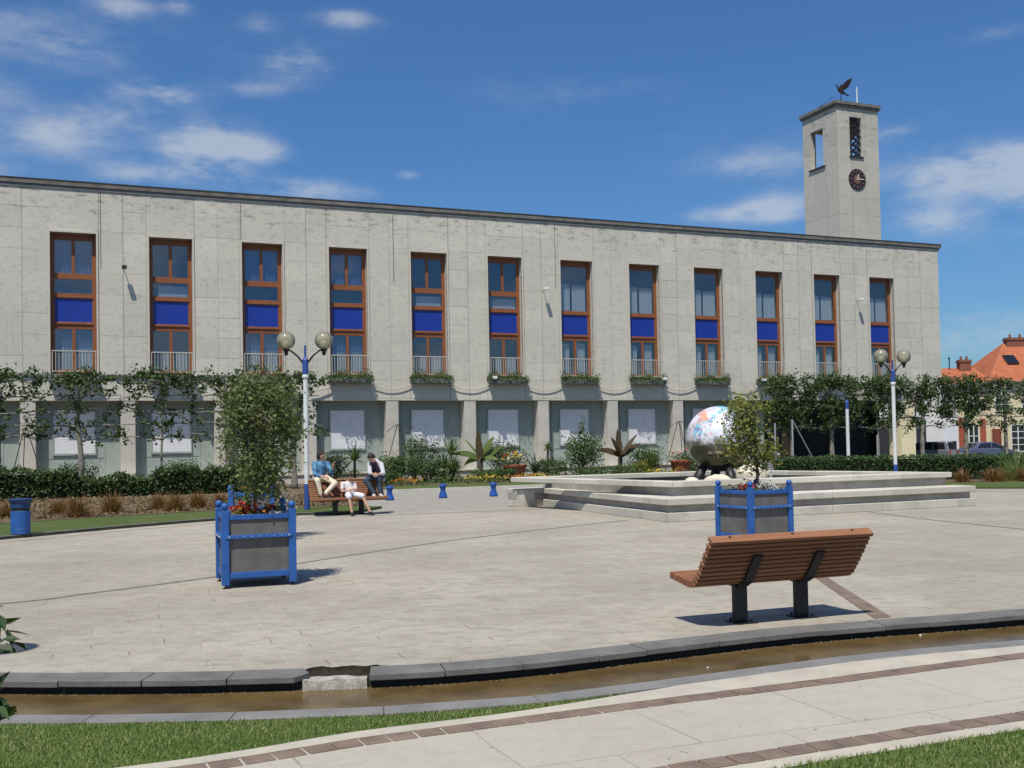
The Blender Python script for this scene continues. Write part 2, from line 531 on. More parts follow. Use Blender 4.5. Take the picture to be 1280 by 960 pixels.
    M['bark'] = paint('grey_bark', (.16, .145, .12), .95, var=.35, scale=9, bump=.02)
    M['darkbark'] = paint('dark_bark', (.07, .055, .04), .95, var=.35, scale=12, bump=.015)
    M['palebark'] = paint('pale_bark', (.24, .22, .18), .95, var=.3, scale=9, bump=.02)
    M['terracotta'] = paint('terracotta', (.33, .105, .05), .8, var=.2, scale=6)
    M['nearleaf'] = foliage('near_shrub_leaf', (.010, .028, .008), (.035, .07, .018), (.06, .10, .03), .2)
    # --- furniture
    M['blue'] = paint('blue_paint', (.022, .098, .33), .5, var=.2, scale=5, spec=.4, chips=True)
    M['blue2'] = paint('blue_bollard_paint', (.016, .075, .31), .4, var=.2, scale=5, spec=.4, chips=True)
    M['lampblue'] = paint('lamp_blue', (.035, .075, .28), .45, var=.1)
    M['navy'] = paint('navy_paint', (.012, .040, .13), .45, var=.15)
    M['silt'] = paint('dark_silt', (.13, .105, .07), .95, var=.4)
    M['litter'] = foliage('dry_leaf_litter', (.10, .065, .035), (.24, .17, .09), (.08, .11, .03), .1)
    M['lampwhite'] = paint('lamp_white', (.66, .67, .66), .45, var=.1, scale=3)
    M['panel'] = paint('weathered_grey_board', (.125, .120, .112), .8, var=.25, scale=4, bump=.003)
    M['steel'] = paint('dark_steel', (.030, .030, .032), .5, .4, var=.2)
    M['galv'] = paint('galvanised_steel', (.45, .46, .46), .45, .5)
    M['black'] = paint('black_plastic', (.012, .012, .014), .4)
    M['whitepl'] = paint('white_plastic', (.74, .74, .72), .4, var=.05)
    n = NT('bench_timber')
    x, y, z = n.xyz(n.obj())
    g = n.noise(n.map(n.obj(), (1.2, 22, 22)), 2.2, 6, .65)
    isl = n.n('ShaderNodeNewGeometry').outputs['Random Per Island']
    c = n.mix(n.lin(isl, 0, 1), (.215, .092, .044), (.30, .140, .070))
    c = n.mix(n.sstep(g, .4, .7, 0, .55), c, (.16, .06, .026))
    n.bump(g, .002, .6)
    M['timber'] = n.set(c, .55, 0, .35)
    # lamp globe: smoky translucent shell
    n = NT('smoked_globe')
    tr = n.n('ShaderNodeBsdfTransparent'); tr.inputs[0].default_value = (.85, .83, .68, 1)
    lu = n.n('ShaderNodeBsdfTranslucent'); lu.inputs[0].default_value = (.86, .83, .64, 1)
    df = n.n('ShaderNodeBsdfDiffuse'); df.inputs[0].default_value = (.72, .69, .52, 1)
    gl = n.n('ShaderNodeBsdfGlossy'); gl.inputs['Roughness'].default_value = .12
    m1 = n.n('ShaderNodeMixShader'); m1.inputs[0].default_value = .5
    m2 = n.n('ShaderNodeMixShader'); m2.inputs[0].default_value = .55
    m3 = n.n('ShaderNodeMixShader')
    fr = n.n('ShaderNodeFresnel'); fr.inputs[0].default_value = 1.45
    L = n.t.links.new
    L(lu.outputs[0], m1.inputs[1]); L(df.outputs[0], m1.inputs[2]); L(tr.outputs[0], m2.inputs[1]); L(m1.outputs[0], m2.inputs[2])
    L(fr.outputs[0], m3.inputs[0]); L(m2.outputs[0], m3.inputs[1]); L(gl.outputs[0], m3.inputs[2]); L(m3.outputs[0], n.out.inputs[0])
    M['globe'] = n.mat
    # fountain stone
    n = NT('fountain_stone')
    a = n.noise(n.obj(), 1.3, 7, .65); b = n.noise(n.obj(), 20, 4, .6)
    x, y, z = n.xyz(n.obj())
    blk = n.white(n.comb(n.m('FLOOR', n.m('DIVIDE', n.m('ADD', x, n.m('MULTIPLY', y, -.6)), 1.1)), n.m('FLOOR', n.m('MULTIPLY', z, 5.5)), 0.))
    c = n.mix(n.lin(blk, 0, 1), (.55, .52, .46), (.68, .655, .60))
    c = n.mix(n.sstep(a, .48, .7, 0, .5), c, (.36, .34, .30))
    c = n.mix(n.sstep(b, .55, .75, 0, .35), c, (.30, .285, .25))
    n.bump(b, .006, .6)
    M['fountain'] = n.set(n.mix(1., c, (.86, .85, .82), 'MULTIPLY'), .85, 0, .3)
    M['riser'] = paint('damp_grey_stone', (.33, .31, .28), .9, var=.22, scale=2.2, bump=.005)  # darker than the slabs: grey stain plus recess shade put into the colour
    M['boulder'] = paint('cream_boulder', (.66, .60, .46), .9, var=.15, scale=4, bump=.02)
    # painted mirror globe of the fountain
    n = NT('painted_globe')
    v = n.obj(); x, y, z = n.xyz(v)
    p = n.noise(n.map(v, (1, 1, 1), (0, 0, 0), (3, 1, 2)), 1.1, 4, .55)
    q = n.noise(n.map(v, (1, 1, 1.3), (.4, 0, 0), (7, 2, 5)), 1.25, 8, .68)
    r = n.noise(n.map(v, (1, 1, 1), (0, .5, 0), (1, 9, 4)), 1.4, 8, .68)
    c = n.mix(n.sstep(p, .35, .65), (.80, .80, .84), (.62, .62, .72))
    c = n.mix(n.sstep(q, .53, .60), c, (.70, .36, .24))
    c = n.mix(n.sstep(r, .55, .62), c, (.22, .58, .74))
    s2 = n.noise(n.map(v, (1, 1, 1), (0, 0, 1), (4, 4, 1)), 3.3, 6, .75)
    c = n.mix(n.sstep(s2, .53, .62), c, (.22, .15, .32))
    s3 = n.noise(n.map(v, (1, 1, 1), (0, 0, 1), (9, 3, 8)), 2.9, 6, .75)
    c = n.mix(n.sstep(s3, .545, .63), c, (.16, .20, .12))
    edge = n.m('ADD', z, n.m('MULTIPLY', n.m('SUBTRACT', n.noise(v, 2.5, 6, .7), .5), .8))
    f = n.sstep(edge, -.22, .06)
    c = n.mix(f, n.mix(n.sstep(r, .4, .6), (.20, .18, .13), (.34, .32, .26)), c)
    n.set(c, n.lin(f, 0, 1, .13, .30), n.lin(f, 0, 1, .85, .05), .5)
    M['paintedglobe'] = n.mat
    # --- houses
    def tiles(name, c1, c2):
        n = NT(name)
        x, y, z = n.xyz(n.obj())
        row = n.m('FRACT', n.m('DIVIDE', z, .22))
        ci = n.white(n.comb(n.m('FLOOR', n.m('DIVIDE', n.m('ADD', x, y), .25)), n.m('FLOOR', n.m('DIVIDE', z, .22)), 0.))
        c = n.mix(n.lin(ci, 0, 1), c1, c2)
        c = n.mix(n.sstep(row, 0, .25, .5, 0), c, tuple(k * .45 for k in c1))
        c = n.mix(n.sstep(n.noise(n.obj(), .5, 5), .45, .7, 0, .35), c, (.20, .085, .05))
        n.bump(row, .03, .6)
        return n.set(c, .8, 0, .3)
    M['tiles'] = tiles('orange_roof_tile', (.35, .102, .046), (.42, .138, .066))
    M['housecream'] = paint('house_cream', (.66, .58, .38), .9, var=.06, scale=1)
    M['housewhite'] = paint('house_white', (.68, .67, .64), .9, var=.06, scale=1)
    M['housepink'] = paint('house_buff', (.58, .50, .38), .9, var=.06, scale=1)
    M['redbrick'] = paint('red_pilaster', (.36, .085, .045), .85, var=.1, scale=3)
    M['brick'] = paint('chimney_brick', (.22, .09, .06), .9, var=.3, scale=7)
    M['door'] = paint('brown_door', (.20, .055, .03), .6)
    M['silvercar'] = paint('silver_grey_paint', (.24, .25, .30), .3, .5, var=.05)
    M['bluecar'] = paint('blue_grey_paint', (.16, .18, .26), .3, .5, var=.05)
    M['tyre'] = paint('tyre', (.015, .015, .015), .8)
    M['lampred'] = paint('tail_lamp_red', (.45, .02, .02), .3)
    # --- people
    M['skin'] = paint('skin', (.50, .29, .20), .6, var=.06)
    M['hair'] = paint('dark_brown_hair', (.020, .013, .009), .6, var=.3, scale=30)
    n = NT('blue_patterned_shirt')
    a = n.noise(n.obj(), 16, 3, .6)
    M['shirtblue'] = n.set(n.mix(n.sstep(a, .42, .58), (.025, .085, .20), (.10, .26, .40)), .85)
    M['chino'] = paint('cream_cloth', (.62, .54, .42), .9, var=.08)
    M['jeans'] = paint('denim', (.035, .055, .085), .9, var=.25, scale=9)
    M['purple'] = paint('dark_purple_cloth', (.045, .030, .055), .9)
    M['greycloth'] = paint('light_grey_cloth', (.46, .47, .50), .9, var=.1)
    M['whitecloth'] = paint('white_cloth', (.60, .55, .55), .9, var=.05)
    M['shorts'] = paint('white_shorts', (.64, .65, .70), .9, var=.05)
    M['shoe'] = paint('black_shoe', (.015, .015, .016), .6)
    M['paleshoe'] = paint('pale_shoe', (.45, .44, .42), .7)
    M['clockface'] = paint('clock_black', (.022, .020, .022), .6)
    M['clockgold'] = paint('clock_copper', (.22, .10, .07), .5)
    M['bronze'] = paint('dark_bronze', (.06, .035, .03), .55, .4)


make_materials()

# ----------------------------------------------------------------- light
TO_SUN = Vector((-.14, -.475, 1)).normalized()
sun = bpy.data.lights.new('sun', 'SUN')
sun.energy = 4.6
sun.angle = math.radians(.53)
sun.color = (1, .945, .85)
suno = bpy.data.objects.new('sun', sun)
suno.rotation_euler = TO_SUN.to_track_quat('Z', 'Y').to_euler()
suno.location = (-20, -30, 60)
COL.objects.link(suno)

w = bpy.data.worlds.new('World')
SC.world = w
w.use_nodes = True
wt = w.node_tree
wt.nodes.clear()


class WN(NT):
    def __init__(s):
        s.t = wt; s._c = None


W = WN()
sky = W.n('ShaderNodeTexSky', sky_type='NISHITA')
sky.sun_disc = False
sky.sun_elevation = math.asin(TO_SUN.z)
sky.sun_rotation = math.atan2(TO_SUN.x, TO_SUN.y)
sky.altitude = 20
sky.air_density = 1.25
sky.dust_density = .5
sky.ozone_density = 2.2
D = W.n('ShaderNodeTexCoord').outputs['Generated']
CLOUDS = [(60, 168, 55, 22, .68), (135, 145, 42, 15, .55), (200, 116, 42, 15, .85), (262, 180, 55, 22, 1.1), (320, 188, 32, 12, .6), (258, 216, 62, 14, .6), (160, 215, 30, 10, .5),
          (392, 238, 70, 13, .75), (372, 84, 36, 20, .6), (318, 110, 34, 9, .45), (40, 45, 80, 30, .42), (160, 8, 34, 13, .55), (225, 8, 14, 8, .45), (330, 28, 22, 10, .4),
          (432, 22, 36, 11, .5), (510, 218, 16, 6, .6), (968, 262, 50, 17, 1.0), (905, 268, 46, 10, .8), (935, 205, 70, 14, .4), (1205, 216, 80, 22, .95), (1275, 202, 45, 20, .8),
          (1165, 276, 36, 13, .6), (1245, 40, 60, 13, .35), (720, 112, 90, 18, .2), (1120, 165, 30, 6, .3), (1240, 402, 60, 20, .45), (1215, 435, 60, 22, .45), (10, 118, 26, 12, .22),
          (120, 60, 170, 60, .2), (430, 60, 150, 46, .16), (1010, 180, 210, 46, .24), (1230, 270, 130, 80, .30), (720, 130, 220, 40, .16), (180, 230, 180, 40, .18), (-40, 200, 60, 26, .45), (1360, 250, 70, 26, .7), (1400, 120, 70, 20, .4), (-120, 90, 70, 30, .6)]
tot = None
for (cx, cy, sx, sy, st) in CLOUDS:
    d = ray(cx, cy)
    rt = d.cross(Vector((0, 0, 1))).normalized()
    up = rt.cross(d)

    def dot(vec, k):
        nd = W.n('ShaderNodeVectorMath', operation='DOT_PRODUCT')
        W.put(nd.inputs[0], D)
        nd.inputs[1].default_value = vec * (FPX / k)
        return nd.outputs['Value']
    a = dot(rt, sx); b = dot(up, sy)
    r2 = W.m('ADD', W.m('MULTIPLY', a, a), W.m('MULTIPLY', b, b))
    front = W.n('ShaderNodeVectorMath', operation='DOT_PRODUCT'); W.put(front.inputs[0], D); front.inputs[1].default_value = d
    g = W.m('MULTIPLY', W.m('EXPONENT', W.m('MULTIPLY', r2, -.85)), W.m('MULTIPLY', W.m('GREATER_THAN', front.outputs['Value'], 0.), st))
    tot = g if tot is None else W.m('ADD', tot, g)
nz = W.noise(W.map(D, (1, 1, 2.2)), 9, 9, .62)
nz2 = W.noise(W.map(D, (1, 1, 2.0)), 34, 6, .6)
nz3 = W.noise(W.map(D, (1, 1, 6.5), (0, .25, 0)), 7, 8, .7)
nn = W.m('ADD', W.m('ADD', W.m('MULTIPLY', nz, .52), W.m('MULTIPLY', nz2, .23)), W.m('MULTIPLY', nz3, .25))
dens = W.m('MULTIPLY', W.m('MINIMUM', tot, 1.2), W.lin(nn, .34, .62, .05, 1.6))
# unseen broken cloud added behind the camera to whiten the fill light
rear = W.n('ShaderNodeVectorMath', operation='DOT_PRODUCT'); W.put(rear.inputs[0], D); rear.inputs[1].default_value = (-.1, -.83, .55)
nr = W.noise(W.map(D, (1, 1, 2.0), (0, 0, 0), (3, 2, 1)), 3.4, 8, .6)
dens = W.m('ADD', dens, W.m('MULTIPLY', W.sstep(rear.outputs['Value'], .15, .7), W.sstep(nr, .40, .60, 0, 1.1)))
fac = W.m('MULTIPLY', W.sstep(dens, .10, 1.15), .62)
skyc = W.n('ShaderNodeMix', data_type='RGBA', blend_type='MULTIPLY')
skyc.inputs[0].default_value = 1
W.put(skyc.inputs[6], sky.outputs[0]); skyc.inputs[7].default_value = (.40, .68, 1.03, 1)
cl = W.mix(fac, skyc.outputs[2], (5.8, 6.3, 6.9, 1))
bg = W.n('ShaderNodeBackground'); bg.inputs[1].default_value = .088
W.put(bg.inputs[0], cl)
wo = W.n('ShaderNodeOutputWorld'); wt.links.new(bg.outputs[0], wo.inputs[0])
vs = SC.view_settings
vs.view_transform = 'Standard'; vs.look = 'None'; vs.gamma = 1; vs.use_curve_mapping = False
vs.exposure = .15
SC.cycles.max_bounces = 8
SC.cycles.transparent_max_bounces = 12
SC.cycles.caustics_reflective = False
SC.cycles.caustics_refractive = False

# ----------------------------------------------------------------- ground and plaza
def catmull(P, n=8):
    P = [Vector((p[0], p[1])) for p in P]
    P = [P[0] * 2 - P[1]] + P + [P[-1] * 2 - P[-2]]
    out = []
    for i in range(1, len(P) - 2):
        for k in range(n):
            t = k / n
            a, b, c, d = P[i - 1:i + 3]
            out.append(.5 * ((2 * b) + (c - a) * t + (2 * a - 5 * b + 4 * c - d) * t * t + (-a + 3 * b - 3 * c + d) * t ** 3))
    out.append(P[-2])
    return out


def offset(L, d):
    out = []
    for i, p in enumerate(L):
        t = (L[min(i + 1, len(L) - 1)] - L[max(i - 1, 0)]).normalized()
        out.append(p + Vector((t.y, -t.x)) * d)      # towards the camera side for a line that runs to +x
    return out


def resample(L, step):
    L = [Vector(p) for p in L]
    out = [L[0]]; acc = 0
    for a, b in zip(L, L[1:]):
        seg = (b - a).length
        pos = step - acc
        while pos <= seg:
            out.append(a + (b - a) * pos / seg); pos += step
        acc = seg - (pos - step)
    return out


def at_x(L, x):
    for a, b in zip(L, L[1:]):
        if a.x <= x <= b.x:
            return a + (b - a) * ((x - a.x) / (b.x - a.x))
    return L[-1]


K = catmull([(-26, 24), (-17, 14.6), (-11, 10.4), (-7.5, 9.0), (-4.2, 8.47), (-2.5, 8.34), (-.95, 8.44), (0, 8.69), (1.1, 9.2), (2.7, 9.9), (5.15, 10.62), (9, 11.9), (16, 14.0), (34, 18.5)])
K36 = offset(K, .27); K128 = offset(K, 1.32)
GZ = -.02          # level of the big ground sheet beyond the plaza
g = MB()
# one sheet: far ground down into the channel and up to the near ground
far = [Vector((p.x * 1.0, p.y)) for p in K36]
b = len(g.v)
g.strip([Vector((-900, 24)), Vector((-900, 900))], [far[0], far[0]], GZ, GZ)
g = MB()
farL = [Vector((-700 + 1400 * i / (len(K36) - 1), 700)) for i in range(len(K36))]
nearL = [Vector((-300 + 600 * i / (len(K36) - 1), -300)) for i in range(len(K36))]
Kb = offset(K, -1.2)
g.strip(farL, Kb, GZ - .02, GZ - .02)
g.strip(Kb, Kb, GZ - .02, -.14)
g.strip(Kb, K36, -.14, -.14)
g.strip(K36, K36, -.14, -.34)
g.strip(K36, K128, -.34, -.34)
g.strip(K128, K128, -.34, -.066)
g.strip(K128, nearL, -.066, -.066)
# side wings out to the horizon
for L0, sgn in ((K36[0], -1), (K36[-1], 1)):
    fx = 700 * sgn
    g.add([(L0.x, L0.y, GZ - .02), (fx, 700, GZ - .02), (fx, -300, GZ - .02), (L0.x + 300 * sgn * 0 + 290 * sgn, -300, GZ - .02)],
          [(0, 1, 2, 3)] if sgn < 0 else [(0, 3, 2, 1)])
tag(g.build('ground', M['asphalt']), kind='structure')

# plaza slab
FARK = catmull([(-21, 15.5), (-16, 16.2), (-12.6, 18.8), (-10.74, 21.77), (-9.21, 24.36), (-7.59, 26.54), (-5.9, 28.0), (-4.2, 28.15), (-1.83, 29.07), (.18, 30.34)], 6)
Kr = resample(K, .02)
iA = min(range(len(Kr)), key=lambda k: abs(Kr[k].x + 1.63))   # a coping stone is missing between these two
iB = min(range(len(Kr)), key=lambda k: abs(Kr[k].x + 1.17))
RB = random.Random(8)
HOLE = []
for j in range(iA - 3, iB + 5, 2):
    t = (j - iA + 3) / (iB - iA + 8)
    b_ = (.030 + .055 * abs(math.sin(t * 7.5 + .6)) + RB.uniform(0, .03)) * min(1, 4 * math.sin(PI * min(max(t, 0), 1)) + .02)
    HOLE.append((Kr[j], Vector((Kr[j].x + RB.uniform(-.006, .006), Kr[j].y + b_))))
PLZ = [p for p in K if -21 <= p.x < HOLE[0][0].x] + [q for _, q in HOLE] + [p for p in K if HOLE[-1][0].x < p.x <= 30] + [Vector((30, 38)), Vector((17.2, 35.0)), Vector((13.5, 36.6)), Vector((2.0, 34.6))] + FARK[::-1]
nearrow = PLZ[:PLZ.index(Vector((30, 38)))]
inrow = [p + Vector((0, .7)) for p in nearrow]
pl = MB(); pl.strip(nearrow, inrow, 0, 0); pl.f = [f[::-1] for f in pl.f]
inner = inrow + PLZ[len(nearrow):]
inner = [p for p in FARK[::-1]][::-1] + [Vector((2.0, 34.6)), Vector((13.5, 36.6)), Vector((17.2, 35.0)), Vector((30, 38))] + inrow[::-1]
tri = tessellate_polygon([[Vector((p.x, p.y, 0)) for p in inner]])
b0 = len(pl.v); pl.v += [(p.x, p.y, 0) for p in inner]
for t_ in tri:
    a_, b_, c_ = (inner[k_] for k_ in t_)
    up_ = (b_ - a_).cross(c_ - a_) > 0
    pl.f.append(tuple(b0 + k_ for k_ in (t_ if up_ else t_[::-1])))
tag(pl.build('plaza', M['plaza']), kind='structure')
# thin dark drain strips and the brown band
st = MB()


def ribbon(L, wd, z):
    L = catmull(L, 5)
    st.strip(offset(L, -wd / 2), offset(L, wd / 2), z, z)


ribbon([(-9, 10.8), (-6.1, 12.37), (-5.33, 13.2), (-4.23, 14.6), (-3.25, 16.35), (-2.0, 18.4), (-.67, 20.3), (.95, 22.2), (2.63, 24.0)], .085, .004)
ribbon([(-11.8, 19.0), (-10.2, 21.4), (-8.6, 24.0), (-7.0, 25.9), (-5.0, 27.0), (-2.0, 27.9), (.8, 28.9)], .05, .004)
ribbon([(8.6, 25.2), (9.0, 22.3), (9.9, 18.7), (11.2, 14.6)], .085, .004)
tag(st.build('drain_strip', M['seam']), kind='structure')
bd = MB(); bd.sheet([(3.50, 10.21), (3.69, 10.28), (3.93, 12.8), (4.22, 15.6), (4.08, 15.6), (3.77, 12.8)], .005)
for k in range(0):
    pass
tag(bd.build('brown_paving_band', M['setts']), kind='structure')

# coping stones on the kerb, one of them missing
cp = MB(); wl = MB()
arc0 = min(range(len(Kr)), key=lambda i: abs(Kr[i].x + 2.5) + (0 if abs(Kr[i].x + 2.5) < 1 else 9))
i = 0
R = random.Random(5)
gap = [(p.x) for p in Kr]
stones = []
marks = [iA, iB]
k = iA
while k > 0:
    k2 = max(0, k - int(R.uniform(.42, .72) / .02)); stones.append((k2, k)); k = k2
k = iB
while k < len(Kr) - 1:
    k2 = min(len(Kr) - 1, k + int(R.uniform(.48, .75) / .02)); stones.append((k, k2)); k = k2
Ko = offset(Kr, .31)
for (a, c) in stones:
    if Kr[c].x < -20 or Kr[a].x > 30 or c - a < 5: continue
    idx = list(range(a, c, 6)) + [c]
    dz = R.uniform(-.004, .004)
    pa = [Kr[j] for j in idx]; pb = [Ko[j] for j in idx]
    t = (pa[-1] - pa[0]).normalized() * .004
    pa[0] = pa[0] + t; pb[0] = pb[0] + t; pa[-1] = pa[-1] - t; pb[-1] = pb[-1] - t
    if c == iA:    # the end of this stone has broken off unevenly
        tt_ = t / .004; e0, e1 = pa[-1], pb[-1]
        pa[-1] = e0 - tt_ * .06
        pb[-1] = e1 - tt_ * .10
        pb.append(e1 + (e0 - e1) * .22 - tt_ * .045); pb.append(e1 + (e0 - e1) * .5 - tt_ * .0); pb.append(e1 + (e0 - e1) * .75 - tt_ * .035)
    cp.prism([(p.x, p.y) for p in pb] + [(p.x, p.y) for p in pa[::-1]], -.045 + dz, .006 + dz)
tag(cp.build('kerb', M['slate'], bevel=.006), kind='structure')
kw = MB()
Kin = [p for p in K36]
kw.strip(offset(K, .355), offset(K, .40), -.10, -.10)
kk = [p for p in offset(K, .34) if -24 < p.x < 32]; kk2 = [p for p in offset(K, .40) if -24 < p.x < 32]
m_ = min(len(kk), len(kk2))
kw = MB()
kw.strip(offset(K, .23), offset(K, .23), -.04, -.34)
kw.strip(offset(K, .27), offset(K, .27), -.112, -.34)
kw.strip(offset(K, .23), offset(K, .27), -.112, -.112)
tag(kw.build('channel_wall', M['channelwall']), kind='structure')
# the hole left by the missing coping stone: earth behind, crumbled block in front
rb = MB()
pa = [Kr[j] for j in range(iA, iB + 1, 4)]; N_ = len(pa)
o1 = offset(Kr, .10); o2 = offset(Kr, .285)
R2 = random.Random(3)
top = [o1[j] for j in range(iA - 2, iB + 2, 4)]; fr = [o2[j] for j in range(iA - 2, iB + 2, 4)]
b0 = len(rb.v); n_ = len(top)
for q, zz in ((top, -.036), (fr, -.030)):
    rb.v += [(p.x, p.y, zz + R2.uniform(-.012, .010)) for p in q]
rb.v += [(p.x + R2.uniform(-.01, .01), p.y - .012 + R2.uniform(-.012, .012), -.20) for p in fr]
for r_ in range(2):
    for j in range(n_ - 1):
        rb.f.append((b0 + r_ * n_ + j, b0 + (r_ + 1) * n_ + j, b0 + (r_ + 1) * n_ + j + 1, b0 + r_ * n_ + j + 1))
tag(rb.build('crumbled_footing', M['rubble']), kind='structure')
er = MB()
n_ = len(HOLE); b0 = 0
mid_ = [k_ + Vector((R2.uniform(-.01, .01), R2.uniform(-.02, .02))) for k_, q in HOLE]
low = [k_ + Vector((0, -.12)) for k_, q in HOLE]
er.v += [(q.x, q.y + .004, -.002) for k_, q in HOLE]
er.v += [(q.x, q.y - .008, -.03) for k_, q in HOLE]
er.v += [(p.x, p.y, -.05 + R2.uniform(-.02, .015)) for p in mid_]
er.v += [(p.x, p.y, -.062) for p in low]
for r_ in range(3):
    for j in range(n_ - 1):
        er.f.append((r_ * n_ + j, (r_ + 1) * n_ + j, (r_ + 1) * n_ + j + 1, r_ * n_ + j + 1))
tag(er.build('exposed_earth', M['hole']), kind='structure')

wa = MB(); wa.strip(offset(K, .20), offset(K, 1.15), -.105, -.105)
tag(wa.build('channel_water', M['water'], smooth=True), kind='structure')
# silt and grit washed up along the far side of the channel, with a few pale pebbles
R6 = np.random.default_rng(66); gt = MB(); Kf = resample(K, .01); k1 = offset(Kf, .285)
for _ in range(2600):
    j = int(R6.integers(len(Kf))); p = k1[j]
    if not -6 < p.x < 7: continue
    q = abs(R6.normal(0, .022)); r = R6.uniform(.004, .010)
    gt.sphere((p.x, p.y - q, -.104), r, 5, 4, (1, 1, .6))
gt2 = MB()
for _ in range(14):
    j = int(R6.integers(len(Kf))); p = Kf[j]
    if not -5 < p.x < 6: continue
    d = R6.uniform(.35, .9); t = offset([Kf[max(j - 1, 0)], p, Kf[min(j + 1, len(Kf) - 1)]], d)[1]
    gt2.sphere((t.x, t.y, -.100), R6.uniform(.010, .018), 7, 5, (1, .8, .6))
tag(gt.build('channel_grit', M['silt']), 'dark grit along the edge of the brown water channel', 'grit', kind='stuff')
tag(gt2.build('channel_pebbles', M['whitepl']), 'small white pebbles lying in the brown water channel', 'pebbles', kind='stuff')
sl = MB()
sr = resample(K, .9)
s0, s1 = offset(sr, 1.09), offset(sr, 1.30)
for j in range(len(sr) - 1):
    if sr[j].x < -22 or sr[j].x > 31: continue
    t = (s0[j + 1] - s0[j]).normalized() * .003
    q = [s0[j] + t, s0[j + 1] - t, s1[j + 1] - t, s1[j] + t]
    sl.prism([(p.x, p.y) for p in q], -.3, -.052)
tag(sl.build('channel_edging', M['slate2'], bevel=.005), kind='structure')

# near path with pale borders and two bands of setts
BT = catmull([(-5.2, 4.6), (-3.6, 5.45), (-2.47, 5.97), (-2.0, 6.17), (-1.59, 6.38), (-1.01, 6.72), (-.04, 7.12), (.95, 7.66), (2.17, 8.33), (4.38, 9.1), (8, 10.35), (16, 12.7), (30, 16.2)])
BA = catmull([(-5.2, 4.6), (-3.6, 5.45), (-2.47, 5.97), (-2.0, 6.17), (-1.59, 6.38), (-1.01, 6.70), (-.04, 7.12), (.95, 7.54), (2.17, 8.03), (4.38, 8.95), (8, 10.3), (16, 12.7), (30, 16.2)])
GB = catmull([(-1.6, 3.0), (-.4, 4.6), (.6, 5.42), (1.5, 5.84), (2.11, 6.09), (3.15, 6.50), (6, 7.55), (16, 10.6), (30, 14.1)])
pt = MB()
n_ = len(BA)
GBs = resample(GB, .02)
GBm = [GBs[int(i * (len(GBs) - 1) / (n_ - 1))] for i in range(n_)]
pt.strip(BT, GBm, -.058, -.058)
tag(pt.build('path', M['path']), kind='structure')
bo = MB()
bo.strip(BT, offset(BA, .135), -.054, -.054)
GBr = resample(GB, .12); bo.strip(offset(GBr, -.13), offset(GBr, .02), -.054, -.054)
tag(bo.build('path_border', M['border']), kind='structure')
se = MB()
R3 = random.Random(9)
for base, d0, d1 in ((BA, .145, .30), (GB, -.30, -.14)):
    L = resample(base, .185)
    a, c = offset(L, d0), offset(L, d1)
    for j in range(len(L) - 1):
        if L[j].x > 14 or L[j].y < 3: continue
        t0 = (a[j + 1] - a[j]) * .035; t1 = (c[j + 1] - c[j]) * .035
        q = [a[j] + t0, a[j + 1] - t0, c[j + 1] - t1, c[j] + t1]
        q = [p + Vector((R3.uniform(-.004, .004), R3.uniform(-.004, .004))) for p in q]
        se.prism([(p.x, p.y) for p in q], -.06, -.0505 + R3.uniform(-.002, .002))
tag(se.build('path_setts', M['setts'], bevel=.008), kind='structure')

# near lawns
l1 = [p for p in K128 if -14 < p.x < 1.25]
l1b = [p for p in BT if -5.3 < p.x < 1.3]
lw = MB(); lw.sheet([(p.x, p.y) for p in l1] + [(p.x, p.y) for p in l1b[::-1]] + [(-14, 4.6)], -.055)
lw.sheet([(p.x, p.y) for p in GB if p.x < 20] + [(20, 2), (-1.6, 2)], -.055)
tag(lw.build('lawn', M['neargrass']), kind='structure')


def inside(P, poly):
    c = False; j = len(poly) - 1
    for i in range(len(poly)):
        if (poly[i][1] > P[1]) != (poly[j][1] > P[1]) and P[0] < (poly[j][0] - poly[i][0]) * (P[1] - poly[i][1]) / (poly[j][1] - poly[i][1]) + poly[i][0]:
            c = not c
        j = i
    return c


gr = MB()
polyA = [(p.x, p.y) for p in l1] + [(p.x, p.y) for p in l1b[::-1]] + [(-14, 4.6)]
polyB = [(p.x, p.y) for p in GB if p.x < 20] + [(20, 2), (-1.6, 2)]
R4 = np.random.default_rng(11)
for poly, (x0, x1, y0, y1), cnt in ((polyA, (-5.2, 1.3, 4.6, 7.6), 90000), (polyB, (.3, 5.2, 4.6, 7.4), 64000)):
    xs = R4.uniform(x0, x1, cnt); ys = R4.uniform(y0, y1, cnt)
    for x, y in zip(xs, ys):
        if not inside((x, y), poly): continue
        h = .011 + .018 * R4.random(); a = R4.uniform(0, 2 * PI); ww = .0028 + .0022 * R4.random()
        ca, sa = math.cos(a), math.sin(a); le = R4.uniform(.2, .9) * h
        bx, by = le * math.cos(a + 1.3), le * math.sin(a + 1.3)
        bb = len(gr.v)
        gr.v += [(x - ca * ww, y - sa * ww, -.056), (x + ca * ww, y + sa * ww, -.056), (x + bx, y + by, -.056 + h)]
        gr.f.append((bb, bb + 1, bb + 2))
tag(gr.build('grass', M['blade']), 'short mown grass beside the pale paved path', 'grass', kind='stuff')

# town hall frame of reference
ANG = math.radians(22.371)
S2 = Vector((math.cos(ANG), math.sin(ANG))); N2 = Vector((-S2.y, S2.x)); A2 = Vector((-8.404, 54.0))


def L2W(s, o, z=0):
    p = A2 + S2 * s + N2 * o
    return Vector((p.x, p.y, z))


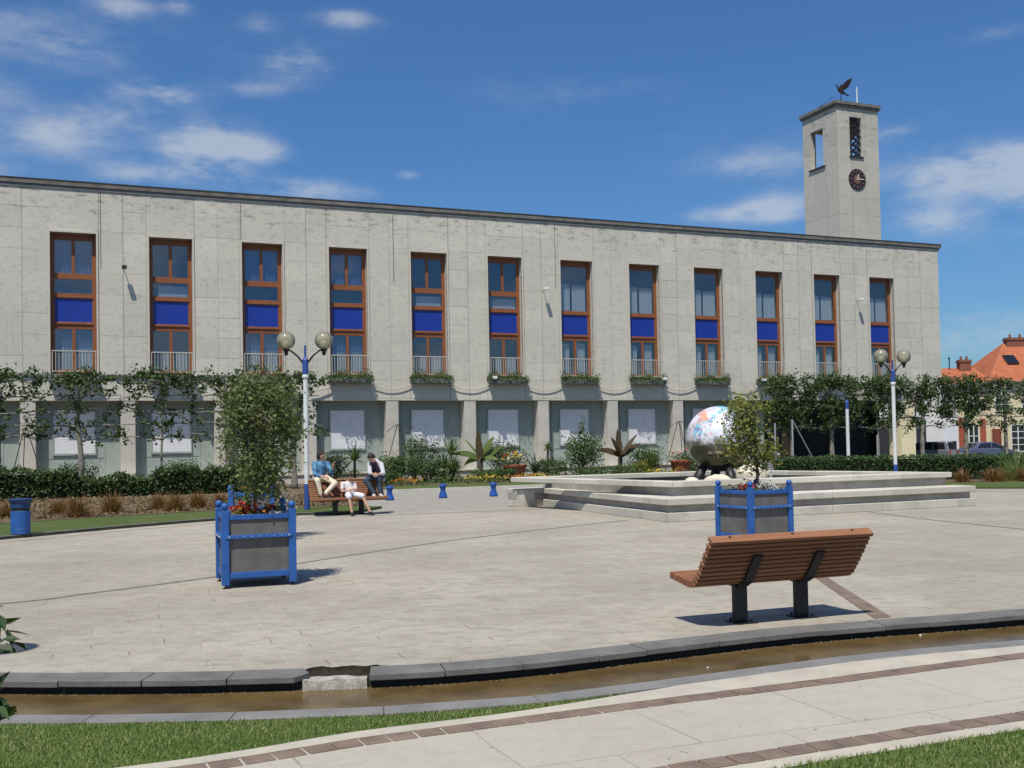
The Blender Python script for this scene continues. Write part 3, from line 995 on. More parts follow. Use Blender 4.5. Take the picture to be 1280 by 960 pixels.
# far side: road, lawns, beds
rd = MB(); rd.sheet([tuple(L2W(-14, -30)[:2]), (-21, 15.5)] + [(p.x, p.y) for p in FARK] + [(2, 34.6), (13.5, 36.6), tuple(L2W(24, -16)[:2]), tuple(L2W(24, -7)[:2]), tuple(L2W(-14, -12.2)[:2])], -.012)
tag(rd.build('road', M['road']), kind='structure')
sb = MB(); sb.prism([tuple(L2W(-24, -8.6)[:2]), tuple(L2W(20, -8.6)[:2]), tuple(L2W(20, -.6)[:2]), tuple(L2W(-24, -.6)[:2])], -.03, .07)
tag(sb.build('soil_bed', M['soil']), kind='structure')
lm = MB(); lm.prism([tuple(L2W(-3.0, -12.2)[:2]), tuple(L2W(8.5, -12.0)[:2]), tuple(L2W(19, -10)[:2]), tuple(L2W(19, -8.7)[:2]), tuple(L2W(-3.0, -8.7)[:2])], -.03, .085)
tag(lm.build('lawn', M['turf']), kind='structure')
km = MB()
for a, c in ((L2W(-3.1, -12.35), L2W(8.5, -12.15)), (L2W(8.5, -12.15), L2W(19, -10.15))):
    km.bar((a.x, a.y, .03), (c.x, c.y, .03), .22, .13)
tag(km.build('kerb', M['stone']), kind='structure')
# left-hand lawn, inside its slate kerb, with the bare bed behind
LK = [p for p in FARK if p.x < -4.3]
lb = [Vector((-30, 30)), Vector((-17, 24.5)), Vector((-13.4, 25.6)), Vector((-11.8, 27.2)), Vector((-10.0, 28.9)), Vector((-8.4, 30.2)), Vector((-6.6, 31.2)), Vector((-4.4, 31.0))]
ll = MB(); ll.prism([(p.x, p.y) for p in LK] + [(-4.35, 28.3), (-3.9, 30.8)] + [(p.x, p.y) for p in lb[::-1]], -.03, .06)
tag(ll.build('lawn', M['turf']), kind='structure')
sb2 = MB(); sb2.prism([(p.x, p.y) for p in lb] + [(-4.9, 33.5), (-8.0, 45.5), (-34, 36)], -.03, .075)
tag(sb2.build('soil_bed', M['soil']), kind='structure')
lk = MB(); LKo = offset(LK, -.0); LKi = offset(LK, -.16)
for j in range(len(LK) - 1):
    q = [LKo[j], LKo[j + 1], LKi[j + 1], LKi[j]]
    lk.prism([(p.x, p.y) for p in q], -.02, .07)
tag(lk.build('kerb', M['slate']), kind='structure')
# right-hand lawn and bed
lr = MB(); lr.prism([(14.6, 36.3), (17.2, 35.06), (32, 38), (32, 41), (20.0, 40.2), (16.0, 41.0), (14.0, 39)], -.03, .05)
tag(lr.build('lawn', M['turf']), kind='structure')
sb3 = MB(); sb3.prism([(10, 40), (14.0, 39), (16.0, 41.0), (20.0, 40.2), (32, 41), (34, 45), (22, 46), (10, 50)], -.03, .04)
tag(sb3.build('soil_bed', M['soil']), kind='structure')

# ----------------------------------------------------------------- town hall
HALL = thing('town_hall', 'long pale stone town hall with blue panelled windows', 'town hall', (A2.x, A2.y, 0), ANG)
WIN = [-14.22 + 4.405 * i for i in range(-1, 12)]
WW, WZ0, WZ1, REC = 2.02, 5.56, 12.26, .36
SL, SR = -24.0, 40.1
GY = .70          # the ground floor stands back behind the pillars


def wall_front(mb, s0, s1, z0, z1, holes, depth):
    xs = sorted({s0, s1, *[h[0] for h in holes], *[h[1] for h in holes]})
    zs = sorted({z0, z1, *[h[2] for h in holes], *[h[3] for h in holes]})
    for a, b in zip(xs, xs[1:]):
        for c, d in zip(zs, zs[1:]):
            if any(h[0] <= a and b <= h[1] and h[2] <= c and d <= h[3] for h in holes): continue
            mb.add([(a, 0, c), (b, 0, c), (b, 0, d), (a, 0, d)], [(0, 1, 2, 3)])
    for (a, b, c, d) in holes:
        mb.add([(a, 0, c), (a, depth, c), (a, depth, d), (a, 0, d), (b, 0, c), (b, depth, c), (b, depth, d), (b, 0, d)],
               [(0, 3, 2, 1), (4, 5, 6, 7), (3, 7, 6, 2), (0, 1, 5, 4)])


wm = MB()
wall_front(wm, SL, SR, 4.3, 14.3, [(s, s + WW, WZ0, WZ1) for s in WIN], .95)
wm.add([(SL, 0, 4.3), (SR, 0, 4.3), (SR, GY, 4.3), (SL, GY, 4.3)], [(0, 3, 2, 1)])
wm.add([(SR, 0, 4.3), (SR, 14, 4.3), (SR, 14, 14.3), (SR, 0, 14.3)], [(0, 1, 2, 3)])
wm.add([(SL, 0, 0), (SL, 14, 0), (SL, 14, 14.3), (SL, 0, 14.3)], [(0, 3, 2, 1)])
wm.add([(SL, 14, 0), (SR, 14, 0), (SR, 14, 14.3), (SL, 14, 14.3)], [(0, 3, 2, 1)])
wm.build('wall', M['clad'], HALL)
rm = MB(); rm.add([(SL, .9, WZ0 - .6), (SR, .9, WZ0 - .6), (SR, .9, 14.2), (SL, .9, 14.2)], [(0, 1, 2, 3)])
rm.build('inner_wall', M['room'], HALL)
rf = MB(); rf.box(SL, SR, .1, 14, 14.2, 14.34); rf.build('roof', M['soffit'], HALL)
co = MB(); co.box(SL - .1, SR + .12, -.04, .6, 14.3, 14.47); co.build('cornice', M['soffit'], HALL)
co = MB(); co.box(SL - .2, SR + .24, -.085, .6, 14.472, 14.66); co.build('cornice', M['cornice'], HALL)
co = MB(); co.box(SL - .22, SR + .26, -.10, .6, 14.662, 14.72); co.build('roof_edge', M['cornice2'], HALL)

# windows
HB = WW


def make_window(kind, curt, seed):
    R = random.Random(seed)
    # local x 0..WW, z relative to sill (0..6.70)
    f = MB(); y0, y1 = REC, REC + .09
    T = WZ1 - WZ0
    sw = .19
    f.box(0, sw, y0, y1, 0, T); f.box(WW - sw, WW, y0, y1, 0, T)
    f.box(sw, WW - sw, y0, y1, T - .30, T); f.box(sw, WW - sw, y0, y1, 0, .24)
    z = lambda v: v - WZ0
    f.box(sw, WW - sw, y0, y1, z(7.72), z(8.06)); f.box(sw, WW - sw, y0, y1, z(9.17), z(9.42))
    f.box(sw * .9, WW - sw * .9, y0 - .05, y0, z(9.20), z(9.28)); f.box(sw * .9, WW - sw * .9, y0 - .05, y0, z(7.94), z(8.02))
    cxm = WW / 2
    f.box(cxm - .075, cxm + .075, y0 + .002, y1 - .002, .24, z(7.72))
    gl = []
    pane = lambda a, b_, c_, d_: gl.append(MB().box(a, b_, y0 + .035, y0 + .045, c_, d_))
    pane(sw, cxm - .075, .24, z(7.72)); pane(cxm + .075, WW - sw, .24, z(7.72))
    if kind == 'split':
        f.box(sw, WW - sw, y0, y1, z(10.10), z(10.38))
        f.box(cxm - .075, cxm + .075, y0 + .002, y1 - .002, z(10.38), T - .30)
        pane(sw, cxm - .075, z(10.38), T - .3); pane(cxm + .075, WW - sw, z(10.38), T - .3); pane(sw, WW - sw, z(9.42), z(10.10))
    else:
        pane(sw, WW - sw, z(9.42), T - .3)
    p = MB(); p.box(sw, WW - sw, y0 + .015, y0 + .06, z(8.06), z(9.17))
    su = MB(); e = .085
    su.box(-e, 0, -.035, .12, -.0, T + e); su.box(WW, WW + e, -.035, .12, -.0, T + e); su.box(0, WW, -.035, .12, T, T + e)
    # curtains: pleated sheets hung behind the panes
    c = []; cb = []

    def pleat(lst, a, b, c0, c1, yy=REC + .20, amp=.035, pitch=.12):
        mb = MB(); lst.append(mb)
        n = max(6, int((b - a) / pitch * 6)); bb = len(mb.v)
        for q in range(n + 1):
            x = a + (b - a) * q / n
            ph = 2 * PI * x / pitch
            dy = amp * math.sin(ph + .5 * math.sin(ph * .31))
            top = c1 + R.uniform(-.02, .02)
            mb.v += [(x, yy + dy, c0), (x, yy + dy, top)]
        for q in range(n):
            mb.f.append((bb + 2 * q, bb + 2 * q + 2, bb + 2 * q + 3, bb + 2 * q + 1))
    if curt == 'blueblind':
        pleat(cb, sw, cxm - .1, z(10.38), T - .3, amp=.03, pitch=.16); pleat(cb, cxm + .1, WW - sw, z(10.38), T - .3, amp=.03, pitch=.16)
        pleat(cb, sw, cxm - .1, z(6.75), z(7.72), amp=.03, pitch=.16); pleat(cb, cxm + .1, WW - sw, z(6.75), z(7.72), amp=.03, pitch=.16)
        pleat(c, sw + .3, cxm - .1, .24, z(6.85)); pleat(c, cxm + .25, WW - sw, .24, z(6.85))
    elif curt == 'half':
        pleat(c, sw + .35, cxm - .08, .24, z(6.9)); pleat(c, cxm + .15, WW - sw, .24, z(6.9))
        pleat(c, sw + .2, cxm - .2, z(10.38), z(11.5)); pleat(c, cxm + .3, WW - sw, z(10.38), z(11.7))
    elif curt == 'lowonly':
        pleat(c, sw + .42, cxm - .08, .24, z(6.7)); pleat(c, cxm + .22, WW - sw, .24, z(6.7))
        c.append(MB().box(sw + .25, WW - sw, REC + .2, REC + .22, z(9.45), z(9.98)))  # flat pale sheet standing in for a bright reflection in the transom pane
    elif curt == 'tall':
        pleat(c, sw, cxm * .82, z(9.42), z(11.0)); pleat(c, cxm * .95, WW - sw, z(9.42), z(10.95))
        pleat(c, sw, cxm - .3, .24, z(7.55)); pleat(c, cxm + .1, WW - sw - .1, .24, z(7.6))
    return f, gl, p, su, c, cb


kinds = [('split', 'half')] + [('split', 'blueblind'), ('split', 'lowonly'), ('split', 'blueblind'), ('split', 'blueblind'), ('split', 'lowonly'), ('split', 'lowonly')] + [('tall', 'tall')] * 6
for i, s in enumerate(WIN):
    f, gl, p, su, c, cb = make_window(*kinds[i], i)
    fo = f.build('window', M['wood'], HALL, loc=(s, 0, WZ0), bevel=.008)
    for g_ in gl: g_.build('pane', M['glass'], fo)
    p.build('spandrel_panel', M['bluepanel'], fo); su.build('window_surround', M['surround'], fo)
    for g_ in c: g_.build('curtain', M['curtain'], fo)
    for g_ in cb: g_.build('blind', M['bluecurtain'], fo)
    r = MB()
    r.box(.06, WW - .02, -.06, -.02, 1.06, 1.11); r.box(.06, WW - .02, -.055, -.025, .10, .14)
    for q in range(14):
        x = .075 + (WW - .135) * q / 13
        wdt = .022 if 0 < q < 13 else .035
        r.box(x - wdt / 2, x + wdt / 2, -.052, -.028, .0 if q in (0, 13) else .14, 1.06)
    r.build('railing', M['rail'], HALL, loc=(s, 0, WZ0))

# ledge under the first windows, ground floor wall, pillars, plinth
lg = MB(); lg.box(SL, -2.3, -.10, -.001, 5.46, 5.55); lg.build('ledge', M['soffit'], HALL)
gw = MB(); gw.add([(SL, GY, .4), (26.3, GY, .4), (26.3, GY, 4.3), (SL, GY, 4.3)], [(0, 1, 2, 3)])
gw.add([(26.3, GY, 0), (26.3, 6.5, 0), (26.3, 6.5, 4.3), (26.3, GY, 4.3)], [(0, 1, 2, 3)])
gw.build('ground_floor_wall', M['greenwall'], HALL)
sg = MB()
for i, s in enumerate(WIN[:10]):
    sg.box(s - .42, s - .32, GY - .035, GY - .001, .56, 4.28)
    sg.box(s + WW + .28, s + WW + .34, GY - .02, GY - .001, .56, 4.28)
    sg.box(s - .32, s + WW + .28, GY - .02, GY - .001, 1.58, 1.62)
sg.build('wall_trim', M['greenwall'], HALL)
for i, s in enumerate(WIN[:10]):
    b_ = MB(); b_.box(.0, 1.92, GY - .08, GY - .001, 1.72, 1.80); b_.box(0, .06, GY - .08, GY - .001, 1.8, 3.86); b_.box(1.86, 1.92, GY - .08, GY - .001, 1.8, 3.86); b_.box(.06, 1.86, GY - .08, GY - .001, 3.80, 3.86)
    so = b_.build('ground_floor_window', M['greenwall'], HALL, loc=(s + .05, 0, 0))
    sh = MB(); sh.box(.06, 1.86, GY - .05, GY - .005, 1.80, 3.80); sh.build('roller_shutter', M['shutter'], so)
for k in range(-5, 10):
    s = 2.28 + 4.37 * k
    if s > 26 or s < SL: continue
    pb = MB(); pb.box(s - .33, s + .33, .02, GY + .01, 0, 4.299); pb.build('pillar', M['pillar'], HALL, bevel=.015)
pb = MB(); pb.box(36.6, 37.75, .02, 1.2, 0, 4.299); pb.build('pillar', M['cream'], HALL, bevel=.015)
ph = MB(); ph.box(SL, 25.6, -.55, GY + .05, 0, .50); ph.build('plinth', M['pillar'], HALL)
ph = MB(); ph.box(SL, 25.7, -.62, .01, .502, .575); ph.build('plinth_coping', M['surround'], HALL)
# entrance portico: dark deep recess with a white framed glazed door
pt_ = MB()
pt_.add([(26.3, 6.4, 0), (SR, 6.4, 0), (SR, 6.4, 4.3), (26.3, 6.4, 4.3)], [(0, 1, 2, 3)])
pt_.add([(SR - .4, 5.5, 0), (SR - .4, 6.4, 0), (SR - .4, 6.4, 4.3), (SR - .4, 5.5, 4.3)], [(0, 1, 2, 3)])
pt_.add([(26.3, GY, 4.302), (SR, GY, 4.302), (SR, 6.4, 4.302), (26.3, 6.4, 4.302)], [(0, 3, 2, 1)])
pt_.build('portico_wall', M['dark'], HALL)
dr = MB()
for x in (30.6, 31.7, 32.8):
    dr.box(x - .05, x + .05, 6.3, 6.38, 0, 2.6)
dr.box(30.6, 32.8, 6.3, 6.38, 2.5, 2.6)
do = dr.build('entrance_door', M['steel'], HALL)
dg = MB(); dg.box(30.65, 32.75, 6.33, 6.35, 0, 2.5); dg.build('pane', M['carglass'], do)
fp = MB(); fp.box(26.4, SR + 4, -6.5, 6.4, -.01, .03); tag(fp.build('forecourt', M['road'], loc=(A2.x, A2.y, 0), rz=ANG), kind='structure')

# flower boxes under the windows
BOX_LAB = ['bare stone window box under the window before the first blue blinds', 'bare stone window box under the first window with blue blinds', 'bare stone window box under the plain window between two with blue blinds',
           'bare stone window box beside the globe lamp that stands against the facade', 'leafy window box above the bench with three people', 'leafy window box over the yucca with a strappy crown',
           'leafy window box with a white camera at its edge, over the banana plant', 'leafy window box over the pot of mixed flowers', 'leafy window box over the second banana plant',
           'leafy window box just before the painted globe', 'leafy window box over the painted globe', 'leafy window box half behind the lime tree leaves', 'leafy window box next to the end of the facade, behind lime leaves']
for i, s in enumerate(WIN):
    o = thing('flower_box', BOX_LAB[i], 'window box', L2W(s + WW / 2, 0, WZ0), ANG, 'window boxes along the facade')
    b_ = MB(); b_.box(-1.10, 1.10, -.42, -.002, -.36, -.14); b_.build('box', M['soffit'], o, bevel=.01)
    if i >= 4:
        lf = MB(); R = np.random.default_rng(100 + i)
        n = 1250
        x = R.uniform(-1.2, 1.2, n); y = -.27 + R.normal(0, .15, n); z = -.13 + np.abs(R.normal(0, .16, n)) * (1 + .5 * np.sin(x * 5 + i)) - .26 * R.random(n) * (y < -.33)
        lf.leaves(np.stack([x, y, z], 1), .10, R)
        lf.build('foliage', M['shrub'], o)

# cables slung along the facade
prev = None
for i in range(4, len(WIN) - 1):
    a = WIN[i] + WW + .05; b = WIN[i + 1] - .05
    pts = []
    for q in range(13):
        t = q / 12
        pts.append(L2W(a + (b - a) * t, -.10, 5.18 - .30 * 4 * t * (1 - t)))
    cb = MB(); cb.tube(pts, .022, 6)
    tag(cb.build('hanging_cable', M['stone'], smooth=True), 'pale cable sagging between the window boxes of the facade', 'cable', 'cables sagging between the window boxes')
cb = MB(); pts = [L2W(-2.15, -.2, 4.80), L2W(-1.7, -.18, 4.82), L2W(-1.1, -.15, 4.98), L2W(-.75, -.12, 5.1)]
cb.tube(pts, .035, 6); tag(cb.build('hanging_cable', M['stone'], smooth=True), 'thicker pale cable running from the globe lamp to the first leafy window box', 'cable')

# small floodlights
def floodlight(s, z, arm, white, label, group=None, off=0):
    o = thing('floodlight', label, 'floodlight', L2W(s, -off, z), ANG, group)
    a = MB(); a.tube([(0, 0, 0), (0, -arm, .05)], .02, 6); a.build('bracket', M['steel'], o)
    h = MB(); h.box(-.11, .11, -arm - .22, -arm + .04, -.02, .14); h.build('housing', M['whitepl'] if white else M['steel'], o, bevel=.02)


floodlight(-10.96, 10.6, .35, False, 'dark floodlight on the wall between the two first windows with blue panels')
floodlight(11.13, 10.45, .35, True, 'white floodlight on an arm halfway along the facade')
floodlight(33.2, 10.65, .35, True, 'white floodlight between the last two windows of the facade')
for s, lab in ((WIN[2] + 2.0, 'small white lamp beside the plain window behind the espaliered trees'), (WIN[6] + .1, 'round white camera at the corner of the leafy box over the banana plant'),
               (WIN[8] + 1.95, 'small white lamp on the leafy box over the second banana plant'), (WIN[10] + .1, 'small white lamp on the box next to the lime leaves')):
    floodlight(s, 5.45, .12, True, lab, off=.30)

# thin raised strips standing in for dark joint lines of the facade
dp = MB()
for s in (-12.0, -5.45, 2.45, 11.9):
    dp.box(s - .012, s + .012, -.02, -.002, 10.6, 14.28)
dp.build('downpipe', M['soffit'], HALL)

# ----------------------------------------------------------------- clock tower
T0, TY, TW = 33.66, 2.0, 3.5
TOW = thing('clock_tower', 'square stone clock tower rising behind the town hall roof', 'clock tower', tuple(L2W(T0, TY, 0)), ANG)
ts = MB(); z0, z1, zo0, zo1 = 13.5, 24.0, 20.7, 23.4
th = .35
# front (y=0): opening 1.06..2.06 ; left (x=0): opening y 1.45..2.65 ; back and right mirrored


def tower_face(mb, org, ux, nx, a, b, zo0, zo1):
    """face in the plane through org along ux; inward normal nx; with an opening a..b"""
    P = lambda u, d, z: tuple(Vector(org) + Vector(ux) * u + Vector(nx) * d + Vector((0, 0, z)))
    us = [0, a, b, TW]; zs = [z0, zo0, zo1, z1]
    for i in range(3):
        for j in range(3):
            if i == 1 and j == 1: continue
            mb.add([P(us[i], 0, zs[j]), P(us[i + 1], 0, zs[j]), P(us[i + 1], 0, zs[j + 1]), P(us[i], 0, zs[j + 1])], [(0, 1, 2, 3)])
            mb.add([P(us[i], th, zs[j]), P(us[i + 1], th, zs[j]), P(us[i + 1], th, zs[j + 1]), P(us[i], th, zs[j + 1])], [(3, 2, 1, 0)])
    mb.add([P(a, 0, zo0), P(a, th, zo0), P(a, th, zo1), P(a, 0, zo1)], [(0, 1, 2, 3)])
    mb.add([P(b, 0, zo0), P(b, th, zo0), P(b, th, zo1), P(b, 0, zo1)], [(3, 2, 1, 0)])
    mb.add([P(a, 0, zo0), P(b, 0, zo0), P(b, th, zo0), P(a, th, zo0)], [(0, 1, 2, 3)])
    mb.add([P(a, 0, zo1), P(b, 0, zo1), P(b, th, zo1), P(a, th, zo1)], [(3, 2, 1, 0)])


tower_face(ts, (0, 0, 0), (1, 0, 0), (0, 1, 0), 1.08, 2.08, 20.75, 23.4)
tower_face(ts, (0, TW, 0), (0, -1, 0), (1, 0, 0), TW - 2.7, TW - 1.4, 20.35, 22.95)
tower_face(ts, (TW, 0, 0), (0, 1, 0), (-1, 0, 0), 1.0, 2.6, 20.35, 22.95)
tower_face(ts, (TW, TW, 0), (-1, 0, 0), (0, -1, 0), .9, 2.7, 20.35, 23.2)
ts.build('shaft', M['tower'], TOW)
fl = MB(); fl.box(.1, TW - .1, .1, TW - .1, 20.1, 20.3); fl.build('belfry_floor', M['soffit'], TOW)
rf = MB(); rf.box(-.1, TW + .1, -.1, TW + .1, 24.0, 24.16); rf.box(-.16, TW + .16, -.16, TW + .16, 24.162, 24.36); rf.build('roof_slab', M['cornice'], TOW)
MB().box(1.0, 2.16, -.08, .1, 20.66, 20.748).build('sill', M['cornice2'], TOW); MB().box(-.10, .1, 1.2, 2.85, 20.26, 20.348).build('sill', M['cornice2'], TOW)
# open screen in the front opening: dark S-shaped pieces of masonry
sc = MB()
R = random.Random(4)
nrow = 6
for r in range(nrow):
    zc = 20.75 + (r + .5) * 2.65 / nrow
    hh = 2.65 / nrow
    x0 = 1.08 if r % 2 else 1.20
    sc.box(1.08, 1.30, .10, .22, zc - hh * .35, zc - hh * .05)
    sc.box(1.28, 1.80, .10, .22, zc + hh * .14, zc + hh * .42)
    sc.box(1.66, 1.86, .10, .22, zc - hh * .22, zc + hh * .16)
    sc.box(1.46, 1.62, .10, .22, zc - hh * .50, zc - hh * .24)
    sc.box(1.84, 2.08, .10, .22, zc - hh * .5, zc - hh * .16)
    sc.box(1.20, 1.32, .10, .22, zc - hh * .05, zc + hh * .3)
sc.build('screen', M['steel'], TOW)
ck = MB(); CZ, CXX, CRR = 19.2, 1.58, .70
n = 40
ck.v += [(CXX + CRR * math.cos(2 * PI * k / n), y, CZ + CRR * math.sin(2 * PI * k / n)) for y in (-.06, .0) for k in range(n)]
ck.f.append(tuple(range(n))); ck.f += [(k, n + k, n + (k + 1) % n, (k + 1) % n) for k in range(n)]
cko = ck.build('clock', M['clockface'], TOW)
nm = MB()
for k in range(12):
    a = 2 * PI * k / 12
    d = Vector((math.sin(a), 0, math.cos(a))); c = Vector((CXX, -.07, CZ))
    nm.bar(c + d * .47, c + d * .64, .07 if k % 3 else .10, .02, up=(0, 1, 0))
nm.build('numerals', M['clockgold'], cko)
hd = MB(); c = Vector((CXX, -.09, CZ))
for a, l in ((math.radians(15), .36), (math.radians(88), .52)):
    d = Vector((math.sin(a), 0, math.cos(a))); hd.bar(c - d * .1, c + d * l, .045, .015, up=(0, 1, 0))
hd.v += []
hd.build('hands', M['whitepl'], cko)
di = MB(); di.v += [(CXX + .3 * math.cos(2 * PI * k / 20), -.066, CZ + .3 * math.sin(2 * PI * k / 20)) for k in range(20)]; di.f.append(tuple(range(20)))
di.build('clock_centre', M['clockgold'], cko)
an = MB(); an.tube([(2.75, 1.1, 24.36), (2.75, 1.1, 25.95)], [.05, .04], 6); an.build('antenna', M['whitepl'], TOW)
ww_ = MB(); ww_.tube([(1.6, 1.6, 24.36), (1.15, 1.2, 24.95)], .03, 6); ww_.tube([(.1, 2.6, 24.36), (.9, 1.3, 25.15)], .02, 5); ww_.build('stay_rod', M['bronze'], TOW)
# bird on the tower roof
BIRD = thing('bird_sculpture', 'dark bronze bird with raised wings on top of the clock tower', 'sculpture', tuple(L2W(T0 + .95, TY + .6, 24.36)), ANG)
BIRD.scale = (.85, .85, .85)
bb = MB(); bb.tube([(0, 0, 0), (0, 0, .75)], [.05, .04], 6); bb.build('mast', M['bronze'], BIRD)
bo_ = MB()
bo_.tube([(-.50, 0, 1.55), (-.40, 0, 1.52), (-.28, 0, 1.38), (-.15, 0, 1.22), (.08, 0, 1.08), (.30, 0, .98), (.52, 0, .86)], [.015, .06, .06, .14, .17, .10, .03], 10)
bo_.tube([(0, -.06, 1.05), (-.10, -.06, .92), (0, -.06, .74)], [.07, .04, .03], 6)
bo_.add([(.48, -.10, .9), (.48, .1, .9), (.78, .1, .80), (.78, -.1, .80), (.48, 0, .84)], [(0, 1, 2, 3), (0, 3, 4), (1, 4, 2)])
bo_.build('body', M['bronze'], BIRD, smooth=True)
for sg_, tip in ((-1, (.85, -.25, 2.15)), (1, (.55, .55, 1.95))):
    wv = MB()
    pts = [(-.12, .08 * sg_, 1.22), (.10, .18 * sg_, 1.62), (.42, .3 * sg_, 1.95), tip, (.74, .25 * sg_, 1.70), (.58, .2 * sg_, 1.42), (.30, .1 * sg_, 1.20)]
    if sg_ < 0: pts = [(x, y if i != 3 else -.4, z) for i, (x, y, z) in enumerate(pts)]
    wv.v += pts + [(x + .02, y + .035, z) for x, y, z in pts]
    k = len(pts)
    wv.f.append(tuple(range(k))); wv.f.append(tuple(reversed(range(k, 2 * k))))
    wv.f += [(i, k + i, k + (i + 1) % k, (i + 1) % k) for i in range(k)]
    wv.build('wing', M['bronze'], BIRD)

# ----------------------------------------------------------------- fountain
def inset(poly, d):
    out = []; n = len(poly)
    c = Vector((sum(p[0] for p in poly) / n, sum(p[1] for p in poly) / n))
    for i in range(n):
        p0, p1, p2 = Vector(poly[i - 1]), Vector(poly[i]), Vector(poly[(i + 1) % n])
        a = (p1 - p0).normalized(); b_ = (p2 - p1).normalized()
        na = Vector((-a.y, a.x)); nb = Vector((-b_.y, b_.x))
        if na.dot(c - p1) < 0: na = -na; nb = -nb
        k = (na + nb) / (1 + na.dot(nb))
        out.append(tuple(p1 + k * d))
    return out


FN, FLf, FB, FR = (3.71, 24.25), (-.08, 30.14), (7.13, 33.29), (11.51, 27.31)
rimo = [FN, FR, FB, FLf]
FOUNT = thing('fountain', 'square stepped white stone fountain basin in the plaza', 'fountain', (5.7, 28.8, 0))
FOUNT_LOC = Vector((5.7, 28.8, 0))


def rel(mb):
    mb.v = [(x - 5.7, y - 28.8, z) for x, y, z in mb.v]; return mb


def ring(mb, outer, inner, z0, z1):
    n = len(outer); b_ = len(mb.v)
    for L, z in ((outer, z0), (inner, z0), (outer, z1), (inner, z1)):
        mb.v += [(p[0], p[1], z) for p in L]
    for i in range(n):
        j = (i + 1) % n
        o0, i0, o1, i1 = b_, b_ + n, b_ + 2 * n, b_ + 3 * n
        mb.f += [(o0 + i, o0 + j, o1 + j, o1 + i), (i0 + j, i0 + i, i1 + i, i1 + j), (o1 + i, o1 + j, i1 + j, i1 + i), (o0 + j, o0 + i, i0 + i, i0 + j)]


def seg_ring(outer, inner, nseg):
    """subdivide matching polygons so that the rim is laid in separate slabs"""
    res = []
    n = len(outer)
    for i in range(n):
        j = (i + 1) % n
        for k in range(nseg):
            t0, t1 = k / nseg, (k + 1) / nseg
            q = []
            for (P, Q, t) in ((outer[i], outer[j], t0), (outer[i], outer[j], t1), (inner[i], inner[j], t1), (inner[i], inner[j], t0)):
                q.append(Vector(P) + (Vector(Q) - Vector(P)) * t)
            res.append(q)
    return res


rm_ = MB()
R = random.Random(2)
for q in seg_ring(rimo, inset(rimo, .40), 7):
    d = (q[1] - q[0]).normalized() * .003
    rm_.prism([tuple(q[0] + d), tuple(q[1] - d), tuple(q[2] - d), tuple(q[3] + d)], .722, .86 + R.uniform(-.003, .003))
rel(rm_).build('rim', M['fountain'], FOUNT, bevel=.015)
WALLO = inset(rimo, .10); WALLO[3] = (.88, 30.85); WALLI = inset(rimo, .34); WALLI[3] = (1.15, 30.6)
wl_ = MB(); ring(wl_, WALLO, WALLI, 0, .72); rel(wl_).build('basin_wall', M['riser'], FOUNT)
fw = MB(); fw.sheet(WALLI, .60); rel(fw).build('pool_water', M['poolwater'], FOUNT)
# lower step on the two near sides
Nn, Ll, Rr = Vector((3.41, 23.12)), Vector((.70, 30.78)), Vector((11.86, 26.71))
inn = WALLO
nI, lI, rI = Vector(inn[0]), Vector(inn[3]), Vector(inn[1])
lE = nI + (lI - nI) * 1.0
rE = rI + (Rr - Nn).normalized() * .25


def step(z0, z1, ins, name, mat, seg):
    mb = MB()
    d1 = (Ll - Nn).normalized(); d2 = (Rr - Nn).normalized()
    k = (d1 + d2) * ins
    N1 = Nn + k; L1 = Ll + d2 * ins - d1 * ins; R1 = Rr + d1 * ins - d2 * ins
    for (P, Q, PI_, QI) in ((N1, L1, nI, lE), (N1, R1, nI, rE)):
        for j in range(seg):
            a, c = j / seg, (j + 1) / seg
            e = (Q - P).normalized() * (.003 if seg > 1 else 0)
            q = [P + (Q - P) * a + e, P + (Q - P) * c - e, PI_ + (QI - PI_) * c - e, PI_ + (QI - PI_) * a + e]
            mb.prism([tuple(x) for x in q], z0, z1 + (R.uniform(-.003, .003) if seg > 1 else 0))
    rel(mb).build(name, mat, FOUNT, bevel=.012 if seg > 1 else 0)


step(.368, .515, 0, 'step_slab', M['fountain'], 6)
step(.202, .366, .11, 'step_recess', M['riser'], 1)
step(0, .20, .01, 'step_plinth', M['fountain'], 6)
# the tier of the far side, seen end on at the corner
e0 = Vector(FLf) + (Vector(FB) - Vector(FLf)).normalized() * .12
dirb = (Vector(FB) - Vector(FLf)).normalized(); od = Vector((-dirb.y, dirb.x))
for (a, c, z0, z1, nm_, mt) in ((-.12, .62, .368, .515, 'step_slab', 'fountain'), (-.12, .50, .202, .366, 'step_recess', 'riser'), (-.12, .56, 0, .20, 'step_plinth', 'fountain')):
    mb = MB(); q = [e0 + od * a, e0 + od * c, e0 + od * c + dirb * 7.2, e0 + od * a + dirb * 7.2]
    mb.prism([tuple(x) for x in q], z0, z1); rel(mb).build(nm_, M[mt], FOUNT, bevel=.012)
mb = MB(); q = [Vector((-.03, 30.35)), Vector((.30, 29.80)), Vector((.62, 30.0)), Vector((.35, 30.5))]
mb.prism([tuple(x) for x in q], 0, .50); rel(mb).build('end_block', M['fountain'], FOUNT, bevel=.01)

